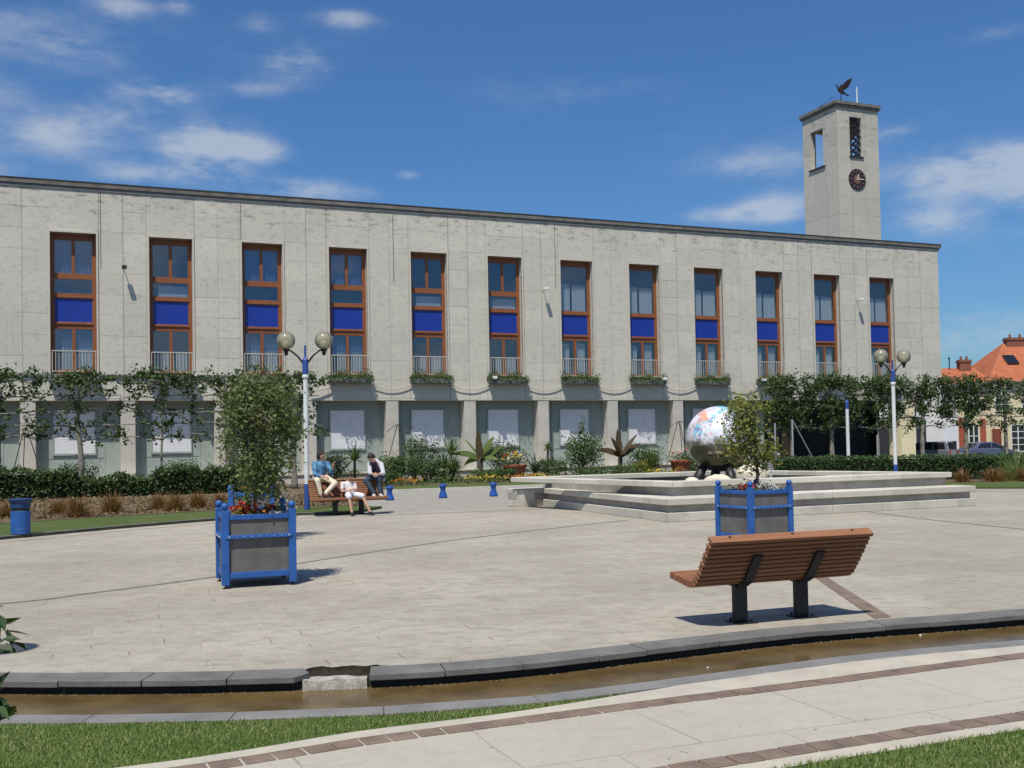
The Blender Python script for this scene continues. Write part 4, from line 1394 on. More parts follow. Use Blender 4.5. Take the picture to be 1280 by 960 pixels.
GC = Vector((5.72, 28.8, 1.85))
gb = MB(); gb.sphere((0, 0, 0), .91, 64, 40)
GL = thing('globe_sculpture', 'big painted mirror globe standing on feet in the fountain', 'sculpture', (GC.x, GC.y, .6))
gb.build('globe', M['paintedglobe'], GL, smooth=True, loc=(0, 0, 1.25))
for a in (math.radians(200), math.radians(285), math.radians(340), math.radians(90)):
    f = MB(); d = Vector((math.cos(a), math.sin(a), 0))
    f.tube([d * .80 + Vector((0, 0, -.05)), d * .68 + Vector((0, 0, .2)), d * .48 + Vector((0, 0, .55))], [.13, .15, .10], 8)
    f.build('foot', M['steel'], GL, smooth=True)
for (x, y, r, sq, lab) in ((5.40, 27.45, .24, (1.6, .9, .75), 'flat cream boulder in the pool under the painted globe'), (6.38, 27.75, .42, (1.1, .9, .78), 'largest cream boulder, in the pool beside the globe'),
                           (4.75, 27.7, .2, (1.0, .8, .7), 'smallest cream boulder beside the globe foot'), (6.75, 28.6, .3, (1.2, 1, .8), 'cream boulder in the pool behind the planter tree')):
    bm = MB(); bm.sphere((0, 0, 0), r, 18, 12, sq, .07, int(x * 100))
    o = bm.build('boulder', M['boulder'], smooth=True, loc=(x, y, .60 + r * sq[2] * .72)); tag(o, lab, 'boulder', 'boulders in the fountain pool')

# ----------------------------------------------------------------- planters
def planter(loc, rz, label, w=.85):
    o = thing('planter', label, 'planter', loc, rz, 'blue framed square planters')
    for (x, y) in ((0, 0), (w, 0), (w, w), (0, w)):
        p = MB(); h = .047
        p.box(x - h, x + h, y - h, y + h, .045, .99); p.box(x - h * .8, x + h * .8, y - h * .8, y + h * .8, .99, 1.0)
        po = p.build('post', M['blue'], o, bevel=.006)
        k = MB(); k.sphere((x, y, 1.048), .05, 16, 10); k.build('ball', M['blue'], po, smooth=True)
        ft = MB(); ft.lathe([(.035, 0), (.035, .012), (.012, .018), (.012, .05)], 10, (x, y, 0)); ft.build('foot', M['steel'], po)
    for i in range(4):
        a = [(0, 0), (w, 0), (w, w), (0, w)][i]; b_ = [(w, 0), (w, w), (0, w), (0, 0)][i]
        d = Vector((b_[0] - a[0], b_[1] - a[1], 0)).normalized(); n_ = Vector((d.y, -d.x, 0))
        A, B = Vector((*a, 0)) + d * .047, Vector((*b_, 0)) - d * .047
        for (z, hh, dep) in ((.905, .065, .05), (.165, .075, .05)):
            r = MB(); r.bar(A + Vector((0, 0, z)), B + Vector((0, 0, z)), dep, hh); r.build('rail', M['blue'], o, bevel=.005)
        r = MB(); r.bar(A + Vector((0, 0, .655)) + n_ * .03 - d * .05, B + Vector((0, 0, .655)) + n_ * .03 + d * .05, .055, .048)
        ro = r.build('rail', M['blue'], o, bevel=.005)
        bo = MB()
        for q in range(9):
            t = q / 8
            c = A + (B - A) * t + Vector((0, 0, .655)) + n_ * .06
            bo.sphere(tuple(c), .008 if 0 < q < 8 else .013, 6, 5)
        bo.build('bolts', M['galv'], ro)
        p = MB(); p.bar(A + Vector((0, 0, .54)) - n_ * .005, B + Vector((0, 0, .54)) - n_ * .005, .016, .72)
        p.build('board', M['panel'], o)
    s = MB(); s.box(.0, w, .0, w, .78, .82); s.build('soil', M['soil'], o)
    return o


P1 = planter((-3.70, 13.34, 0), math.radians(20.5), 'blue framed planter with red and yellow flowers standing alone on the paving')
P2 = planter((-5.46, 20.1, 0), math.radians(15), 'blue framed planter farthest off, half hidden by the nearest planter tree', .78)
P3 = planter((3.93, 17.3, 0), math.radians(27), 'blue framed planter turned corner on between bench and fountain', .84)

# ----------------------------------------------------------------- benches
def bench(loc, rz, label, L, top=.915):
    o = thing('bench', label, 'bench', loc, rz, 'slatted timber benches')
    ctrl = [(.34, .455), (.16, .425), (.0, .405), (-.10, .43), (-.17, .52), (-.27, .69), (-.40, .915)]
    ctrl = [(u, z if z < .45 else .43 + (z - .43) * (top - .43) / .485) for u, z in ctrl]
    cv = resample(catmull(ctrl, 12), .002)
    tot = len(cv)
    idx = [int(q * (tot - 1) / 18) for q in range(19)]
    seat = MB(); back = MB()
    for q, ix in enumerate(idx):
        p = cv[ix]; t = (cv[min(ix + 3, tot - 1)] - cv[max(ix - 3, 0)]).normalized(); nn = Vector((-t.y, t.x))
        mb = seat if q < 9 else back
        a, c = .0195, .034
        prof = [p + t * a + nn * c, p - t * a + nn * c, p - t * a - nn * c, p + t * a - nn * c]
        if q == 18: prof = [p + t * .03 + nn * .045, p - t * .012 + nn * .045, p - t * .012 - nn * .05, p + t * .03 - nn * .05]
        dx = R.uniform(-.004, .004)
        mb.extr([(v.x, v.y) for v in prof], (-L / 2 + dx, 0, 0), (0, 1, 0), (1, 0, 0), L)
    seat.build('seat', M['timber'], o, bevel=.007)
    bo = back.build('backrest', M['timber'], o, bevel=.007)
    bl = MB()
    p = cv[-1]
    for x in (-L * .38, 0, L * .38): bl.lathe([(.018, 0), (.018, .012), (.008, .016)], 8, (x, p.x + .005, p.y + .028))
    bl.build('bolts', M['black'], bo)
    for x in (-.355, .355):
        lg = MB(); lg.box(x - .068, x + .068, -.05, .02, .012, .37)
        lo = lg.build('leg', M['steel'], o, bevel=.006)
        fp = MB(); fp.box(x - .10, x + .12, -.14, .09, 0, .012); fp.lathe([(.012, 0), (.012, .03)], 8, (x + .06, -.11, .01)); fp.lathe([(.012, 0), (.012, .03)], 8, (x - .06, .06, .01))
        fp.build('foot_plate', M['steel'], lo)
        br = MB()
        sub = [q for q in cv if q.y < .74 or q.x > 0]
        pts = [Vector((q.x, q.y)) for q in cv[::20] if not (q.x < 0 and q.y > .72)]
        for q0, q1 in zip(pts, pts[1:]):
            t = (q1 - q0).normalized(); nn = Vector((-t.y, t.x))
            a, c = q0 + nn * .055, q1 + nn * .055
            if nn.y > 0 or True:
                a, c = q0 + (-nn if nn.dot(Vector((1, 1))) > 0 else nn) * .052, q1 + (-nn if nn.dot(Vector((1, 1))) > 0 else nn) * .052
            br.bar((x, a.x, a.y), (x, c.x, c.y), .10, .022, up=(0, -t.y, t.x) if abs(t.x) > .1 else (0, 1, 0))
        br.build('bracket', M['steel'], o)
    return o


BANG = math.radians(20.9)
bench((2.505, 10.30, 0), BANG, 'empty slatted timber bench seen from behind beside the water channel', 1.82, .835)
FBC = Vector((-4.43, 27.95, 0))
bench(tuple(FBC), BANG + PI, 'slatted timber bench with three people sitting on it', 2.02)

# ----------------------------------------------------------------- lamps
def lamp(loc, rz, label, H=4.42):
    o = thing('street_lamp', label, 'street lamp', loc, rz, 'twin globe street lamps')
    p = MB(); p.lathe([(.115, 0), (.115, .012), (.075, .02), (.075, .75), (.07, .8), (.068, H - .55), (.05, H - .5), (.05, H - .1)], 16)
    p.build('pole', M['lampwhite'], o, smooth=False)
    b_ = MB(); b_.lathe([(.125, .005), (.125, .03), (.082, .05), (.08, .78), (.076, .80)], 16)
    b_.lathe([(.078, H - .52), (.085, H - .50), (.085, H - .10), (.075, H - .08), (.03, H - .02), (.03, H + .32)], 14)
    b_.build('sleeve', M['lampblue'], o)
    cl = MB(); cl.lathe([(.085, H - .62), (.095, H - .6), (.095, H - .54), (.085, H - .52)], 16); cl.build('collar', M['lampwhite'], o)
    for sg_ in (-1, 1):
        a = MB(); a.tube([(sg_ * .05, 0, H - .20), (sg_ * .22, 0, H + .02), (sg_ * .40, 0, H + .17), (sg_ * .52, 0, H + .19)], [.028, .026, .024, .022], 8)
        a.lathe([(.03, H + .03), (.05, H + .06), (.06, H + .14), (.10, H + .19), (.10, H + .225)], 14, (sg_ * .53, 0, 0))
        ao = a.build('arm', M['steel'], o, smooth=True)
        g = MB(); g.sphere((sg_ * .53, 0, H + .46), .262, 28, 18); g.build('globe', M['globe'], o, smooth=True)
        bu = MB(); bu.lathe([(.085, 0), (.10, .05), (.10, .18), (.07, .22), (.02, .23)], 12, (sg_ * .53, 0, H + .22)); bu.build('lantern', M['whitepl'], ao, smooth=True)
    return o


lamp((-5.86, 29.57, 0), math.radians(8), 'twin globe street lamp beside the bench with three people')
lamp((14.4, 39.2, 0), math.radians(20), 'twin globe street lamp in front of the clipped hedge')
lamp((-5.83, 7.06, 0), math.radians(12), 'twin globe street lamp nearest the camera at the plaza edge')

# white post with a blue band near the entrance
o = thing('signal_post', 'slim white post with a blue band among the lime trees', 'post', L2W(24.4, -9.2, 0), ANG)
p = MB(); p.lathe([(.10, 0), (.095, .1), (.085, 3.35), (.085, 3.4)], 12); p.build('post', M['lampwhite'], o, smooth=False)
p = MB(); p.lathe([(.095, 3.4), (.095, 3.75), (.05, 3.85)], 12); p.build('band', M['lampblue'], o)

# ----------------------------------------------------------------- litter bin, bollards, wheelie bins
o = thing('litter_bin', 'round blue litter bin with a flared top at the lawn edge', 'litter bin', (-10.58, 22.35, 0), 0)
b_ = MB(); b_.lathe([(.12, 0), (.12, .05), (.17, .055), (.17, .075)], 20); b_.build('base', M['steel'], o)
b_ = MB(); b_.lathe([(.185, .075), (.195, .09), (.195, .16), (.20, .165), (.20, .175), (.195, .18), (.195, .56), (.17, .58)], 28); b_.build('body', M['blue'], o)
b_ = MB(); b_.lathe([(.186, .56), (.186, .70)], 20); b_.build('neck', M['steel'], o)
b_ = MB(); b_.lathe([(.196, .63), (.20, .64), (.205, .74), (.235, .79), (.238, .82), (.22, .83), (.10, .84)], 28); b_.build('hood', M['navy'], o)
for q, (x, y, lab) in enumerate(((-4.23, 35.6, 'blue hourglass bollard nearest the bench with three people'), (-2.47, 36.5, 'blue hourglass bollard midway along the grey road'), (-.71, 37.0, 'blue hourglass bollard nearest the fountain corner'))):
    o = thing('bollard', lab, 'bollard', (x, y, 0), 0, 'blue bollards on the road edge')
    b_ = MB(); b_.lathe([(.15, 0), (.155, .03), (.145, .08), (.10, .20), (.085, .27), (.10, .34), (.135, .40), (.14, .43), (.125, .45)], 20); b_.build('body', M['blue2'], o, smooth=True)
    b_ = MB(); b_.lathe([(.125, .451), (.13, .465), (.11, .485), (.03, .49)], 20); b_.build('cap', M['blue2'], o)
for s, lab in ((20.62, 'grey bin before the dark entrance, nearer the painted globe'), (21.05, 'grey bin before the dark entrance, nearer the clipped hedge')):
    o = thing('waste_bin', lab, 'bin', L2W(s, -7.6), ANG, 'grey bins before the entrance')
    b_ = MB(); b_.lathe([(.13, 0), (.15, .1), (.155, .95), (.13, 1.0)], 14); b_.build('body', M['galv'], o)
    b_ = MB(); b_.lathe([(.19, 1.0), (.2, 1.03), (.17, 1.12), (.05, 1.16)], 14); b_.build('lid', M['galv'], o)

# ----------------------------------------------------------------- plants
def crown_tree(name, label, base, cc, rad, z0, trunk_r, leafmat, barkmat, n_attr, per, leaf, seed, group=None, cat='tree', gaps=.35, spread=.09):
    R = np.random.default_rng(seed); rr = random.Random(seed)
    o = thing(name, label, cat, base, 0, group)
    cc = Vector(cc); rad = Vector(rad)
    A = []
    # attraction points in clumps, so that the crown has an uneven outline and gaps
    clumps = []
    while len(clumps) < max(8, n_attr // 14):
        p = R.uniform(-1, 1, 3)
        if np.linalg.norm(p) < 1 and np.linalg.norm(p) > .3: clumps.append(p)
    while len(A) < n_attr:
        c = clumps[R.integers(len(clumps))] + R.normal(0, .24, 3)
        if R.random() < gaps * .5: c = R.uniform(-1, 1, 3)
        if np.linalg.norm(c) < 1.08: A.append(Vector((c[0] * rad.x, c[1] * rad.y, c[2] * rad.z)) + cc)
    t = MB()
    top = Vector((cc.x * .7 + rr.uniform(-.05, .05), cc.y * .7, cc.z + rad.z * .45))
    tp = [Vector((0, 0, z0)), Vector((rr.uniform(-.02, .02), 0, z0 + (top.z - z0) * .3)), Vector((cc.x * .5 + rr.uniform(-.04, .04), 0, z0 + (top.z - z0) * .65)), top]
    tc = catmull3(tp, 6)
    t.tube(tc, [trunk_r * (1 - .75 * k / (len(tc) - 1)) for k in range(len(tc))], 8)
    limbs = []
    for k in range(9):
        a = A[R.integers(len(A))]
        s_ = tc[int(len(tc) * rr.uniform(.3, .9))]
        mid = s_ + (a - s_) * .5 + Vector((rr.uniform(-.1, .1), rr.uniform(-.1, .1), .06)) * rad.x
        L = catmull3([s_, mid, a], 4); limbs.append(L)
        t.tube(L, [trunk_r * .42 * (1 - .75 * q / (len(L) - 1)) for q in range(len(L))], 5)
    nodes = [p for L in limbs for p in L] + tc[len(tc) // 3:]
    for a in A:
        q = min(nodes, key=lambda p: (p - a).length + .5 * max(0, p.z - a.z))
        m_ = q + (a - q) * .5 + Vector((0, 0, .03))
        t.tube([q, m_, a], [trunk_r * .14, trunk_r * .10, trunk_r * .05], 4, cap=False)
    t.build('trunk', barkmat, o, smooth=True)
    P = np.array([tuple(a) for a in A])
    P = np.repeat(P, per, 0) + R.normal(0, spread, (len(A) * per, 3))
    l = MB(); l.leaves(P, leaf, R, up=.5); l.build('crown', leafmat, o)
    return o


def catmull3(P, n):
    P = [Vector(p) for p in P]
    P = [P[0] * 2 - P[1]] + P + [P[-1] * 2 - P[-2]]
    out = []
    for i in range(1, len(P) - 2):
        for k in range(n):
            t = k / n; a, b_, c, d = P[i - 1:i + 3]
            out.append(.5 * ((2 * b_) + (c - a) * t + (2 * a - 5 * b_ + 4 * c - d) * t * t + (-a + 3 * b_ - 3 * c + d) * t ** 3))
    out.append(P[-2]); return out


crown_tree('planter_tree', 'dense olive green tree growing from the planter with red and yellow flowers', (-3.45, 13.9, .8), (.05, 0, 1.13), (.50, .50, .86), 0, .032, M['bushtree'], M['palebark'], 210, 32, .060, 21, 'trees growing in the blue planters', spread=.085)
crown_tree('planter_tree', 'thin green tree in the farthest planter, behind the dense olive tree', (-5.1, 20.6, .8), (.12, 0, 1.35), (.58, .55, .88), 0, .03, M['bushtree'], M['bark'], 130, 22, .075, 22, 'trees growing in the blue planters', spread=.12)
crown_tree('planter_tree', 'sparse yellow green tree in front of the painted globe', (4.18, 17.9, .8), (-.07, 0, 1.10), (.46, .46, .66), 0, .034, M['yellowtree'], M['darkbark'], 120, 25, .066, 23, 'trees growing in the blue planters', spread=.085)


def flowers(loc, label, mix, seed, rx=.34, ry=.34, n=220, h=.14):
    R = np.random.default_rng(seed)
    o = thing('flowers', label, 'flowers', loc, math.radians(20), None)
    g = MB(); P = np.stack([R.uniform(-rx, rx, n * 3), R.uniform(-ry, ry, n * 3), np.abs(R.normal(.05, h * .5, n * 3))], 1)
    g.leaves(P, .06, R); g.build('foliage', M['shrub'], o)
    for mat, cnt, (cx, cy, sx, sy), hz_ in mix:
        f = MB()
        for _ in range(cnt):
            c = np.array([R.normal(cx, sx), R.normal(cy, sy), hz_ + R.normal(0, .03)])
            c[0] = np.clip(c[0], -rx, rx); c[1] = np.clip(c[1], -ry, ry)
            f.leaves(c + R.normal(0, .018, (7, 3)), .045, R, up=.8, asp=.9)
        f.build('blossom', M[mat], o)
    return o


flowers((-3.42, 13.92, .82), 'red, yellow and white flowers filling the planter on the paving', [('red', 26, (-.20, -.2, .12, .1), .17), ('yellow', 7, (-.30, -.30, .05, .04), .10), ('white', 12, (.06, -.30, .13, .04), .09), ('red', 10, (.15, -.1, .1, .1), .17), ('orange', 5, (-.05, -.25, .12, .08), .13)], 31, h=.16)
flowers((-5.0, 20.65, .82), 'pink and white flowers at the foot of the thin tree in the farthest planter', [('white', 8, (-.1, -.2, .15, .1), .12), ('orange', 8, (-.25, -.1, .1, .1), .2)], 32, h=.2)
flowers((4.14, 17.92, .82), 'red geraniums round the trunk in the planter turned corner on', [('red', 18, (-.18, -.08, .10, .10), .17), ('orange', 3, (-.1, -.1, .08, .08), .2), ('white', 5, (.0, -.2, .12, .06), .1)], 33, h=.13)
for loc, lab, sd, sc_ in (((4.33, 17.72, .84), 'silver leaved plant beside the red geraniums', 41, .17), ((-4.52, 20.45, .45), 'silver leaved plant spilling over the side of the farthest planter', 42, .21)):
    R = np.random.default_rng(sd); o = thing('silver_plant', lab, 'plant', loc, 0)
    l = MB(); n = 420; P = np.clip(R.normal(0, 1, (n, 3)), -1.7, 1.7) * np.array([sc_ * .62, sc_ * .5, sc_ * (.45 if sc_ < .2 else 1.1)]) + np.array([0, 0, sc_ * .4])
    l.leaves(P, .06, R); l.build('foliage', M['silver'], o)
    s_ = MB(); [s_.tube([(0, 0, -.05), tuple(P[k])], .006, 4) for k in range(0, n, 22)]; s_.build('stem', M['bark'], o)


# pleached lime trees along the facade
def lime(s, label, seed, dense, off=-7, H=5.2, half=1.65, thin=False, lopside=0.):
    R = np.random.default_rng(seed); rr = random.Random(seed)
    o = thing('lime_tree', label, 'tree', L2W(s, off), ANG, 'pleached lime trees along the facade')
    t = MB()
    r0 = .07 if thin else .15
    trunk = catmull3([(0, 0, 0), (rr.uniform(-.05, .05), 0, 1.5), (rr.uniform(-.08, .08), 0, 3.2), (rr.uniform(-.08, .08), 0, H - .25)], 5)
    t.tube(trunk, [r0 * (1 - .68 * k / (len(trunk) - 1)) * (1 + .08 * rr.uniform(-1, 1)) for k in range(len(trunk))], 9)
    pts = []
    for z in (2.45, 3.0, 3.55, 4.15, 4.75):
        for sg_ in (-1, 1):
            if rr.random() < .1: continue
            ln = half * rr.uniform(.85, 1.15)
            rise = rr.uniform(-.18, .12); k0 = rr.uniform(-.12, .1)
            L = catmull3([(0, 0, z - .12), (sg_ * ln * .3, rr.uniform(-.06, .06), z + k0), (sg_ * ln * .7, rr.uniform(-.1, .1), z + rise * .5), (sg_ * ln, rr.uniform(-.12, .12), z + rise)], 5)
            t.tube(L, [.045 * (1 - .7 * q / (len(L) - 1)) for q in range(len(L))], 6)
            wgt = 1.0 if dense else (.85 if z > 4.6 else .5 if z > 4.0 else .27)
            for q in L[2:]:
                nt = 1 if rr.random() < wgt else 0
                if dense: nt = rr.choice((0, 1, 1, 2, 4)) if z > 2.6 else rr.choice((0, 0, 1, 2))
                for _ in range(nt):
                    e = q + Vector((rr.gauss(0, .14), rr.gauss(0, .25), abs(rr.gauss(.12, .18)) * (1 if rr.random() < .75 else -1)))
                    t.tube([q, (q + e) / 2 + Vector((0, 0, .02)), e], [.014, .01, .005], 4, cap=False)
                    pts.append(e)
    for q in trunk[len(trunk) // 2:]:          # leafy spurs on the stem
        for _ in range(5 if dense else 2):
            pts.append(q + Vector((rr.gauss(0, .22), rr.gauss(0, .25), rr.gauss(0, .2))))
    for _ in range(16 if not dense else 24):       # head above the frame
        pts.append(Vector((rr.gauss(0, .45 if not dense else .8), rr.gauss(0, .25), H - .25 + rr.gauss(0, .17))))
    t.build('trunk', M['palebark'], o, smooth=True)
    P = np.array([tuple(p) for p in pts])
    per = 20 if dense else 17
    P = np.repeat(P, per, 0) + R.normal(0, .135 if dense else .105, (len(P) * per, 3))
    if dense:      # clumps and gaps, a ragged underside
        keep = [noise.noise(Vector(p) * 1.5 + Vector((seed * 3.1, 0, 0))) + .35 * max(0, p[2] - 4.4) + .05 * (abs(p[0]) < .5) > -.07 for p in P]
        P = P[np.array(keep)]; P = P[P[:, 2] > 2.25 + .35 * np.sin(P[:, 0] * 3 + seed)]
    l = MB(); l.leaves(P, .15, R, up=.35, asp=.75); l.build('crown', M['lime'], o)
    return o


lime(-18.9, 'espaliered lime farthest along the row from the clock tower', 50, False)
lime(-15.95, 'espaliered lime behind the blue litter bin', 51, False)
lime(-12.95, 'espaliered lime with a thick pale trunk before a white shutter', 52, False)
lime(-9.8, 'thin young lime with a heavy leafy head before a white shutter', 53, False, thin=True)
lime(-7.1, 'espaliered lime whose trunk stands beside the dense planter tree', 54, False)
lime(-4.2, 'espaliered lime hidden behind the dense planter tree', 55, False, half=1.2)
lime(22.4, 'leafy lime at the edge of the dark entrance, held by a stake', 56, True, half=1.5, thin=True)
lime(25.2, 'leafy lime with a thick trunk behind the clipped hedge', 57, True)
lime(28.4, 'leafy lime right behind the lamp at the clipped hedge', 58, True, thin=True)
lime(31.6, 'leafy lime before the corner of the town hall', 59, True)
lime(34.9, 'leafy lime standing before the two parked cars', 60, True)
lime(38.0, 'looser lime with a bare lower trunk before the cream house', 61, False)
lime(41.2, 'looser lime farthest beyond the end of the town hall', 62, False)
for s, lab, h in ((20.45, 'slender pale stake nearest the painted globe', 2.7), (21.55, 'slender pale stake with a slanting brace at the hedge end', 2.9), (27.15, 'short pale stake above the clipped hedge', 2.0)):
    o = thing('tree_stake', lab, 'stake', L2W(s, -8.3), ANG, 'pale tree stakes by the entrance')
    p = MB(); p.tube([(0, 0, 0), (0, 0, h)], .045, 8); p.build('stake', M['galv'], o)
    if 21 < s < 22:
        p = MB(); p.tube([(.05, 0, h - .1), (1.25, 0, .85)], .03, 6); p.build('brace', M['galv'], o)
for s, lab in ((-15.2, 'dark wire tripod beside the espaliered lime behind the litter bin'), (1.95, 'dark wire tripod against the pillar behind the three people'), (18.4, 'dark wire tripod against the pillar beside the painted globe')):
    o = thing('plant_support', lab, 'plant support', L2W(s, -2.2, .0), ANG, 'dark wire tripods in the bed')
    p = MB()
    for a in range(3):
        t = 2 * PI * a / 3 + .4
        p.tube([(.95 * math.cos(t), .7 * math.sin(t), 0), (.06 * math.cos(t), .06 * math.sin(t), 3.0)], .022, 5)
    p.build('leg', M['darkbark'], o)
    h_ = MB(); h_.tube([(-.6, 0, 2.6), (-.3, 0, 2.85), (0, 0, 2.98), (.4, 0, 2.95), (.8, 0, 2.8)], .018, 5); h_.build('hoop', M['darkbark'], o)


def hedge(name, label, line, width, height, leaf, n, mat, seed, rough):
    R = np.random.default_rng(seed)
    P = [Vector(p) for p in line]
    o = thing(name, label, 'hedge', (P[0].x, P[0].y, 0), 0)
    L = resample(catmull([tuple(p) for p in line], 10), .25)
    c = MB(); a, b_ = offset(L, width / 2 - .08), offset(L, -width / 2 + .08)
    for j in range(len(L) - 1):
        q = [a[j], a[j + 1], b_[j + 1], b_[j]]
        c.prism([(p.x - P[0].x, p.y - P[0].y) for p in q], 0, height - .10)
    c.build('core', M['hedgecore'], o)
    Q = []
    hv = [height * (1 + rough * math.sin(j * .9 + seed) * .5 + rough * R.normal() * .5) for j in range(len(L))]
    for _ in range(n):
        j = R.integers(len(L) - 1); t = R.random(); p = L[j] + (L[j + 1] - L[j]) * t
        d = (L[j + 1] - L[j]).normalized(); nr = Vector((d.y, -d.x)); h = hv[j] + (hv[j + 1] - hv[j]) * t
        u = R.random()
        if u < .62: side, z = width / 2 + R.normal(0, .05 + rough * .25), h * R.random() ** .8
        elif u < .70: side, z = -width / 2 + R.normal(0, .05), h * R.random()
        else: side, z = R.uniform(-width / 2, width / 2), h + R.normal(0, .035 + rough * .25)
        Q.append((p.x + nr.x * side - P[0].x, p.y + nr.y * side - P[0].y, z))
    l = MB(); l.leaves(np.array(Q), leaf, R, up=.4, asp=.6); l.build('foliage', M[mat], o)
    return o


def lwp(s, o_): v = L2W(s, o_); return (v.x, v.y)


hedge('hedge', 'shaggy dark green hedge behind the brown grasses', [lwp(-24, -8.8), lwp(-18, -9.0), lwp(-12.8, -9.0)], 1.3, 1.12, .13, 7600, 'hedge', 71, .16)
hedge('hedge', 'lower patch of dark hedge before the pale terrace wall', [lwp(-13.1, -8.8), lwp(-9.9, -8.8)], 1.3, .80, .12, 3200, 'hedge', 72, .16)
hedge('hedge', 'dark green hedge behind the planter trees', [lwp(-10.2, -9.0), lwp(-5.9, -9.0)], 1.3, 1.10, .13, 4200, 'hedge', 73, .14)
hedge('hedge', 'neatly clipped green hedge in front of the lime trees', [(11.75, 46.5), (16.0, 44.6), (21.6, 42.2), (28, 40.6)], 1.2, 1.0, .085, 16000, 'hedge2', 74, .03)


def tuft(x, y, r, h, label, seed, mat='tuft', name='sedge', n=680, z=.06, grp='brown grasses in the bed'):
    R = random.Random(seed); o = thing(name, label, 'ornamental grass', (x, y, z), 0, grp)
    m_ = MB()
    for _ in range(n):
        a = R.uniform(0, 2 * PI); e = R.uniform(.05, 1.35)
        b0 = Vector((math.cos(a), math.sin(a), 0)) * R.uniform(0, r * .25)
        m_.blade(b0, (math.cos(a) * math.sin(e), math.sin(a) * math.sin(e), math.cos(e)), h * R.uniform(.6, 1.15), .016, R.uniform(.6, 1.6), 4)
    m_.build('blades', M[mat], o)
    return o


TL = ['brown sedge clump half hidden by the blue litter bin', 'brown sedge clump just past the blue litter bin', 'broad brown sedge clump second past the blue litter bin', 'tall single brown sedge clump in the middle of the bed',
      'small brown sedge clump behind the first of a close pair', 'dark brown sedge clump in front of a close pair', 'small brown sedge clump nearest the shaggy hedge end', 'brown sedge clump right beside the farthest planter']
for k, (px, sz) in enumerate([(10, .42), (74, .40), (97, .50), (140, .52), (198, .42), (219, .46), (247, .42), (276, .40)]):
    d = ray(px, [640, 632, 640, 638, 632, 637, 630, 632][k]); t = [28, 29.5, 28.2, 29.5, 31, 30.2, 31.5, 31.2][k] / d.y
    tuft(d.x * t, d.y * t, sz * 1.15, sz * 1.3, TL[k], 80 + k)
for k, (x, y, sz, lab) in enumerate([(17.3, 40.1, .5, 'brown sedge clump nearest the fountain end'), (18.4, 40.0, .55, 'widest brown sedge clump before the clipped hedge'), (19.0, 40.7, .4, 'brown sedge clump behind the widest one at the clipped hedge'), (19.6, 40.0, .55, 'brown sedge clump under the green plume grass')]):
    tuft(x, y, sz * 1.1, sz * 1.15, lab, 95 + k, z=.04, grp='brown grasses before the clipped hedge')
tuft(19.9, 41.2, .8, 1.5, 'tall green plume grass before the clipped hedge', 99, 'pampas', 'plume_grass', 420, .04, None)


def shrub(s, off, r, h, label, seed, mat='shrub', leaf=.10, n=700, name='shrub', grp=None, cone=False, stems=10):
    R = np.random.default_rng(seed); rr = random.Random(seed)
    o = thing(name, label, 'shrub', L2W(s, off, .06), rr.uniform(0, 6), grp)
    t = MB(); tips = []
    for k in range(stems):
        a = 2 * PI * k / stems + rr.uniform(-.3, .3); q = rr.uniform(.3, 1)
        f = (lambda zz: (1 - zz) if cone else 1)
        for zz in (rr.uniform(.4, .7), rr.uniform(.75, 1)):
            e = Vector((math.cos(a) * r * q * f(zz), math.sin(a) * r * q * f(zz), h * zz)); tips.append(e)
            t.tube([(0, 0, 0), tuple(e * .55 + Vector((0, 0, h * .1))), tuple(e)], [.02, .014, .006], 4)
    t.build('stem', M['darkbark'], o)
    P = np.array([tuple(p) for p in tips]); per = max(1, int(n * 2.1) // len(tips))
    P = np.repeat(P, per, 0) + R.normal(0, 1, (len(P) * per, 3)) * np.array([r * .24, r * .24, h * .13])
    P[:, 2] = np.abs(P[:, 2])
    l = MB(); l.leaves(P, leaf, R, up=.4); l.build('foliage', M[mat], o)
    return o


def rosette(mb, c, L, wd, n, R, e0=.05, e1=1.5, droop=.8):
    for _ in range(n):
        a = R.uniform(0, 2 * PI); e = R.uniform(e0, e1)
        mb.blade(c, (math.cos(a) * math.sin(e), math.sin(a) * math.sin(e), math.cos(e)), L * R.uniform(.75, 1.15), wd, droop * R.uniform(.4, 1.3), 4)


def yucca(s, off, h, L, label, seed, heads=1, mat='yucca', n=70, name='yucca', wd=.07, grp='yuccas in the bed', cat='yucca'):
    R = random.Random(seed); o = thing(name, label, cat, L2W(s, off, .06), R.uniform(0, 6), grp)
    t = MB(); l = MB()
    for k in range(heads):
        x, y = (0, 0) if heads == 1 else (R.uniform(-.5, .5), R.uniform(-.3, .3))
        hh = h * (1 if k == 0 else R.uniform(.35, .7))
        t.tube([(x * .3, y * .3, 0), (x * .7, y * .7, hh * .5), (x, y, hh)], [.08, .07, .06], 7)
        rosette(l, (x, y, hh), L, wd, n, R)
        rosette(l, (x, y, hh * .6), L * .9, wd, n // 3, R, .9, 1.9, 1.1)
    t.build('stem', M['bark'], o); l.build('foliage', M[mat], o)
    return o


